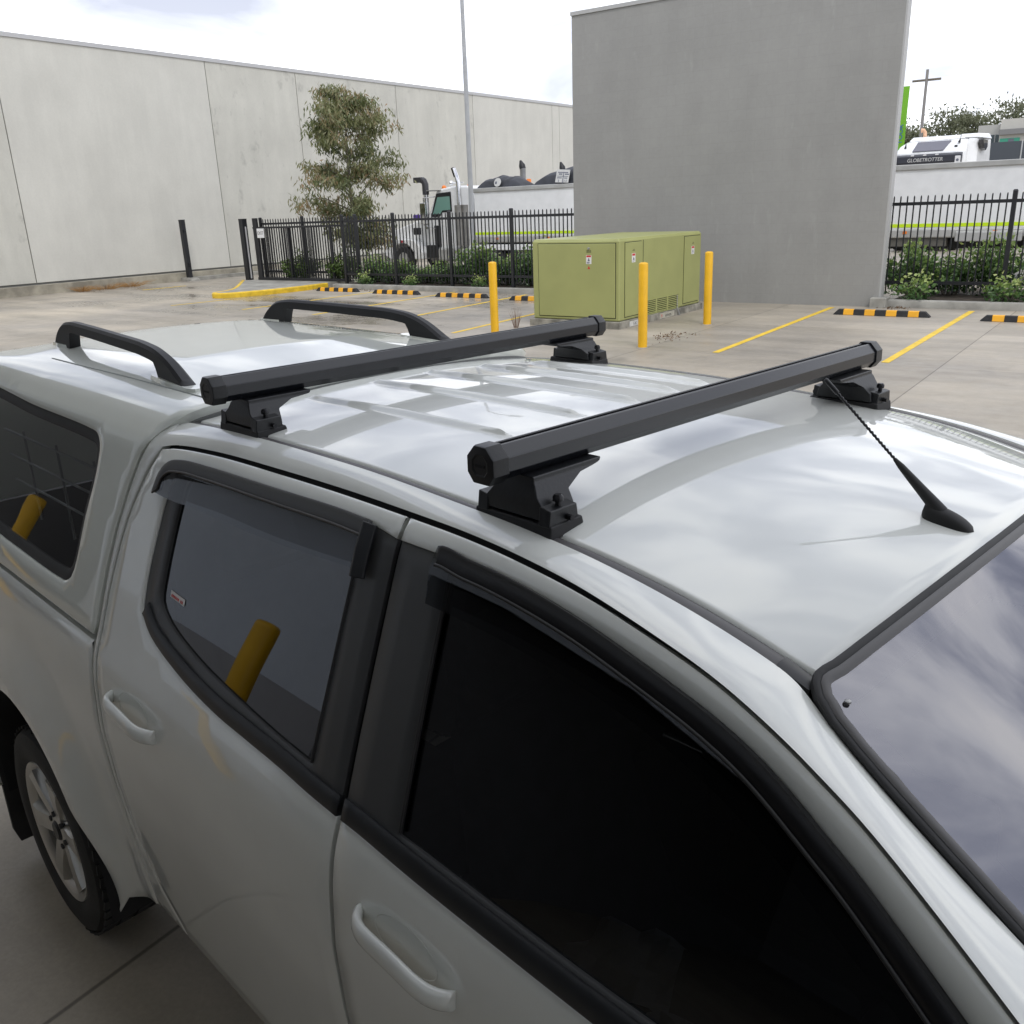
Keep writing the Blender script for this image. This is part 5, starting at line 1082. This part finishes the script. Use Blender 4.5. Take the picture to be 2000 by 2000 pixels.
# second prime mover, parked beyond the trailer
def far_truck():
    t = ything('parked_truck', 'second white truck beyond the trailer, only its stacks and orange beacon showing', 'truck', -18.2, 30.4); X = lambda u: u+18.2
    mb = MB(); mb.loft([[(X(a), y, b) for a, b in ((-20.6, .7), (-20.6, 1.6), (-19.6, 1.75), (-19.3, 2.55), (-17.9, 2.62), (-17.9, .7))] for y in (0, 2.3)]); mb.build('cab', TW, t, bevel=.06)
    f = 30.4/27
    for u, z, s in ((-21.12, 3.90, 1), (-19.28, 3.74, .9)):
        mb = MB(); mb.tube([(X(u), 0, 1.2), (X(u), 0, z-.2)], .115*s, 14); mb.build('exhaust_stack', mat('dull chrome stack', (.32, .32, .31), .35, metal=.7, amt=.2), t, smooth=50)
        mb = MB(); mb.tube([(X(u), 0, z-.22), (X(u)-.03, 0, z-.1), (X(u)-.10, 0, z+.08)], [.125*s, .125*s, .04*s], 14); mb.build('exhaust_tip', SMOKE, t, smooth=50)
    mb = MB(); mb.lathe([(.1, 0), (.1, .22), (.08, .26), (0, .27)], (X(-20.92), .1, 3.04), n=16); mb.build('beacon', ORANGE, t, smooth=40)
    mb = MB(); mb.box(X(-21.3), X(-17.8), .0, .2, 2.60, 2.96); mb.build('headboard', ALUP, t)
    for u in (-20, -17.2): truck_wheel(t, X(u), .1); truck_wheel(t, X(u), 2.1)
far_truck()
# white cab-over behind the right-hand trailer
def cabover():
    V = 40.0; t = ything('cabover_truck', 'white high roof cabover truck with a dark lettered visor above the right trailer', 'truck', -8.3, V); X = lambda u: u+8.3
    mb = MB()                       # lofted cab: sections going up
    def ring(z, xl, xr, yf, yb, c=.18): return [(xl, yf+c, z), (xl+c*1.2, yf, z), (xr-c*1.2, yf, z), (xr, yf+c, z), (xr, yb, z), (xl, yb, z)]
    mb.loft([ring(.5, -1.5, 1.1, 0, 2.2), ring(3.3, -1.5, 1.12, 0, 2.2), ring(3.74, -1.48, 1.12, .06, 2.2), ring(4.02, -1.36, 1.08, .36, 2.2), ring(4.18, -1.18, 1.05, .62, 2.2), ring(4.2, -1.12, 1.02, .75, 2.2)]); mb.build('cab', TW, t, smooth=28)
    mb = MB(); mb.hexa([(-1.1, .64, 4.185), (.95, .64, 4.20), (.98, 2.2, 4.2), (-1.1, 2.2, 4.2)], [(-1.0, .86, 4.36), (.9, .86, 4.30), (.95, 2.2, 4.42), (-1.0, 2.2, 4.40)]); mb.build('roof_deflector', TW, t, bevel=.05)
    mb = MB(); mb.hexa([(.6, .9, 4.25), (1.5, .9, 4.2), (1.62, 2.6, 4.2), (.6, 2.6, 4.2)], [(.75, 1.0, 4.38), (1.38, 1.0, 4.38), (1.5, 2.6, 4.42), (.7, 2.6, 4.42)]); mb.hexa([(1.05, .5, 3.2), (1.42, .9, 3.2), (1.62, 2.6, 3.2), (1.05, 2.6, 3.2)], [(1.05, .75, 4.2), (1.38, .95, 4.2), (1.58, 2.6, 4.2), (1.05, 2.6, 4.2)]); mb.build('side_fairing', TW, t, bevel=.05)
    mb = MB(); mb.hexa([(-.80, .05, 3.80), (.33, .05, 3.80), (.33, .16, 3.76), (-.80, .16, 3.76)], [(-.70, .46, 4.165), (.52, .46, 4.165), (.52, .57, 4.12), (-.70, .57, 4.12)]); mb.build('roof_hatch', mat('smoked hatch', (.17, .17, .20), .12, ior=1.5), t, bevel=.02)
    mb = MB(); mb.loft([[(x, y, z) for y, z in ((.0, 3.30), (-.16, 3.36), (-.16, 3.62), (.02, 3.70), (.08, 3.5))] for x in (-1.49, -1.3, .88, 1.06)]); mb.build('visor', mat('dark grey visor', (.035, .037, .048), .3), t, bevel=.03)
    text('GLOBETROTTER', .19, mat('pale visor lettering', (.60, .60, .58), .5), t, 'lettering', (-.25, -.170, 3.465), (R(90), 0, 0), .92, .004, .12)
    for x in (-1.39, .93): mb = MB(); mb.box(x-.10, x+.10, -.19, -.10, 3.30, 3.56); s = mb.build('roof_lamp', mat('lamp lens', (.72, .72, .72), .15), t, bevel=.02); mb = MB(); mb.lathe([(0, -.2), (.05, -.197), (.05, -.18)], (x, 0, 3.41), 'y', 12); mb.build('lamp_bulb', mat('grey ink', (.14, .15, .19), .5), s)
    for x in (-.72, -.27, .17): mb = MB(); mb.box(x-.06, x+.06, -.18, -.12, 3.62, 3.665); mb.build('marker_lamp', mat('lamp lens', (.72, .72, .72), .15), t, bevel=.01)
    mb = MB(); mb.loft([[(1.085+q, y, z) for y, z in ((.72, 4.13), (1.7, 4.13), (1.8, 3.9), (1.5, 3.75), (1.1, 3.82))] for q in (.36, .52)]); mb.build('side_window', mat('dark side glass', (.05, .05, .055), .1), t)
    mb = MB(); mb.tube([(-1.12, .3, 3.92), (-1.10, .3, 4.12)], [.05, .012], 8); mb.tube([(.82, .35, 4.05), (.86, .35, 4.2), (.87, .35, 4.42)], [.055, .012, .006], 8); mb.box(.70, .80, .2, .25, 3.90, 3.96); mb.build('aerial', SMOKE, t, smooth=50)
    mb = MB(); mb.tube([(-.62, 1.2, 4.38), (-.64, 1.2, 4.55), (-.70, 1.2, 4.62), (-.78, 1.2, 4.62)], [.07, .07, .08, .09], 10); mb.build('beacon', mat('pale orange beacon', (.75, .45, .28), .5), t, smooth=50)
    mb = MB(); mb.box(-1.45, 1.05, -.02, .02, 1.6, 3.1); mb.build('windscreen', mat('dark windscreen', (.02, .025, .025), .05), t)
    mb = MB(); mb.box(-1.5, 1.1, 1.0, 6, .5, .9); mb.build('chassis', BLK, t)
    for y in (1.3, 5.0):
        for x in (-1.25, .85):
            w = bpy.data.objects.new('wheel', None); COL.objects.link(w); w.parent = t; w.location = (x, y, .5); w.rotation_euler = (0, 0, R(90)); mb = MB(); mb.lathe([(.28, -.15), (.47, -.15), (.5, -.1), (.5, .1), (.47, .15), (.28, .15)], (0, 0, 0), 'y', 24, True); mb.build('tyre', mat('tyre rubber', (.022, .022, .021), .75), w, smooth=40)
cabover()
bn = ything('banner', 'tall lime green banner with vertical blue lettering beside the cabover truck', 'banner', -10.78, 45, 0)
mb = MB(); mb.tube([(-.24, 0, 0), (-.24, 0, 6.8)], .03, 8); mb.build('pole', SMOKE, bn, smooth=50)
mb = MB(); mb.loft([[(x, .03*math.sin(z*2), z) for x in (-.2, 0, .2)] for z in np.linspace(2.2, 6.7, 14)], caps=False, closed=False); mb.build('flag', mat('lime banner cloth', (.16, .42, .02), .7), bn, smooth=60)
text('YOUR', .30, mat('blue banner ink', (.04, .10, .36), .7), bn, 'lettering', (0, -.045, 4.75), (R(90), R(-90), 0), 1, .001)
hd = ything('hoarding', 'dark grey solid panel fence beside the cabover truck', 'fence', -5.0, 45)
for k in range(4): mb = MB(); mb.box(-2.5+k*1.62, -2.5+k*1.62+1.56, -.04, .04, .05, 4.17); mb.build('panel', mat('charcoal panel', (.065, .075, .088), .6), hd)
for k in range(5): mb = MB(); mb.box(-2.5+k*1.62-.05, -2.5+k*1.62, -.06, .05, 0, 4.18); mb.build('post', mat('pale post', (.45, .46, .46), .6), hd)
def far_building():
    t = ything('office_building', 'cream two tone building with dark windows and a green sign beyond the trucks', 'building', -9.0, 70); W = wallmat('cream render', (.50, .49, .45), .06)
    mb = MB(); mb.box(-2.9, -1.52, 0, 8, 0, 6.35); mb.build('wing', wallmat('grey render far', (.42, .42, .40), .05), t)
    mb = MB(); mb.box(-1.5, 16, -.6, 9, 0, 6.6); mb.build('main_block', W, t)
    mb = MB(); mb.box(-1.52, 16.2, -.9, 0, 5.66, 5.98); mb.build('roof_fascia', mat('grey fascia', (.20, .20, .20), .7), t)
    mb = MB(); mb.box(-1.44, -.3, -.66, -.6, 5.17, 5.44); sgn = mb.build('sign_board', mat('teal sign', (.05, .33, .22), .5), t)
    mb = MB(); mb.box(-.95, -.62, -.68, -.655, 5.22, 5.40); mb.build('sign_emblem', mat('grey ink', (.14, .15, .19), .5), sgn)
    for a, b, z0, z1 in ((-2.66, -2.40, 4.9, 5.72), (-2.12, -1.58, 4.7, 5.75)):
        mb = MB(); mb.box(a, b, -.03, .05, z0, z1); f = mb.build('window', mat('grey window frame', (.3, .3, .3), .5), t); mb = MB(); n = 2 if b-a > .4 else 1
        for k in range(n): mb.box(a+.03+k*(b-a)/n, a+(k+1)*(b-a)/n-.03, -.04, -.02, z0+.03, z1-.03)
        mb.build('pane', mat('far dark glass', (.05, .07, .075), .1), f)
    for k in range(5): mb = MB(); mb.box(.8+k*2.6, 2.6+k*2.6, -.64, -.58, 1.2, 4.4); mb.build('window', mat('far dark glass', (.05, .07, .075), .1), t)
far_building()
FAR = leafmat('distant gum foliage', [(.10, .115, .065), (.16, .175, .10), (.23, .235, .15)], .6)
for i, (u, v, h, sp, lb) in enumerate(((-21.5, 84, 8.6, 2.6, 'tall gum tree on the skyline just right of the grey wall'), (-18.6, 82, 7.4, 2.3, 'dense lower gum on the skyline above the cabover\'s beacon'), (-16.6, 86, 8.8, 2.7, 'tall open gum on the skyline above the cabover\'s hatch'), (-14.4, 83, 8.2, 2.4, 'gum tree on the skyline above the cabover\'s right edge'), (-12.0, 86, 9.4, 2.8, 'gum tree on the skyline behind the cream building\'s grey wing'), (-8.8, 86, 9.0, 2.9, 'gum tree on the skyline behind the cream building\'s sign'), (-5.2, 88, 10, 3.1, 'gum tree on the skyline at the far right edge'), (-1.5, 88, 9.5, 3.0, 'gum tree beyond the right picture edge'))):
    tree(lb, u, v, h, .16, 2.4, sp, 4200, FAR, .34, .06, .7, 40+i, group='gum trees on the skyline', clump=.36)
pl = ything('power_pole', 'thin grey power pole among the skyline trees', 'pole', -17.2, 78); mb = MB(); mb.tube([(0, 0, 0), (0, 0, 11)], [.14, .10], 10); mb.build('pole', mat('weathered timber pole', (.24, .23, .22), .8), pl, smooth=50); mb = MB(); mb.box(-1, 1, -.06, .06, 10.2, 10.35); mb.build('crossarm', BARK, pl)
# ------------------------------------------------------------------ the building behind the photographer (mirrored in the car's windows)
bb = thing('loading_shed', 'grey blue shed with an open roller door behind the photographer', 'building', (-4, -1.85, 0))
SHW = wallmat('grey blue painted wall', (.60, .645, .71), .05); SHD = mat('dark painted dado', (.34, .34, .35), .7)
YW = -1.85
for x0, x1, z0, z1 in ((-26, -4.1, .95, 9.5), (-4.1, 5.0, 2.5, 9.5), (5.0, 14, .95, 9.5)):
    mb = MB((-4, YW, 0)); mb.box(x0, x1, YW-.25, YW, z0, z1); mb.build('wall', SHW, bb)
for x0, x1 in ((-26, -4.1), (5.0, 14)): mb = MB((-4, YW, 0)); mb.box(x0, x1, YW-.26, YW+.006, 0, .949); mb.build('dado', SHD, bb)
mb = MB((-4, YW, 0)); mb.box(-4.3, -4.1, YW-8, YW-.26, 0, 4.6); mb.box(5.0, 5.2, YW-8, YW-.26, 0, 4.6); mb.box(-4.3, 5.2, YW-8.2, YW-8, 0, 4.6); mb.box(-4.3, 5.2, YW-8.2, YW-.26, 4.6, 4.75); mb.build('dark_bay', mat('dim bay wall', (.16, .16, .165), .8), bb)
mb = MB((-4, YW, 0)); mb.box(-14.5, -7.5, YW-.1, YW+.02, .02, 3.4); mb.build('reflection_panel', mat('charcoal reflection panel', (.03, .03, .033), .5), bb)  # unseen dark panel added to darken the canopy window's reflection
mb = MB((-4, YW, 0)); mb.tube([(-4.1, YW-.5, 2.75), (5.0, YW-.5, 2.75)], .22, 16); mb.build('roller_door', STEEL, bb, smooth=50)
mb = MB((-4, YW, 0)); mb.box(-26, 14, YW+.001, 0.62, 4.55, 4.70); mb.build('shade_awning', mat('white shade lining', (.62, .63, .60), .7), bb)  # unseen overhang, added and sized to shade the car's near side
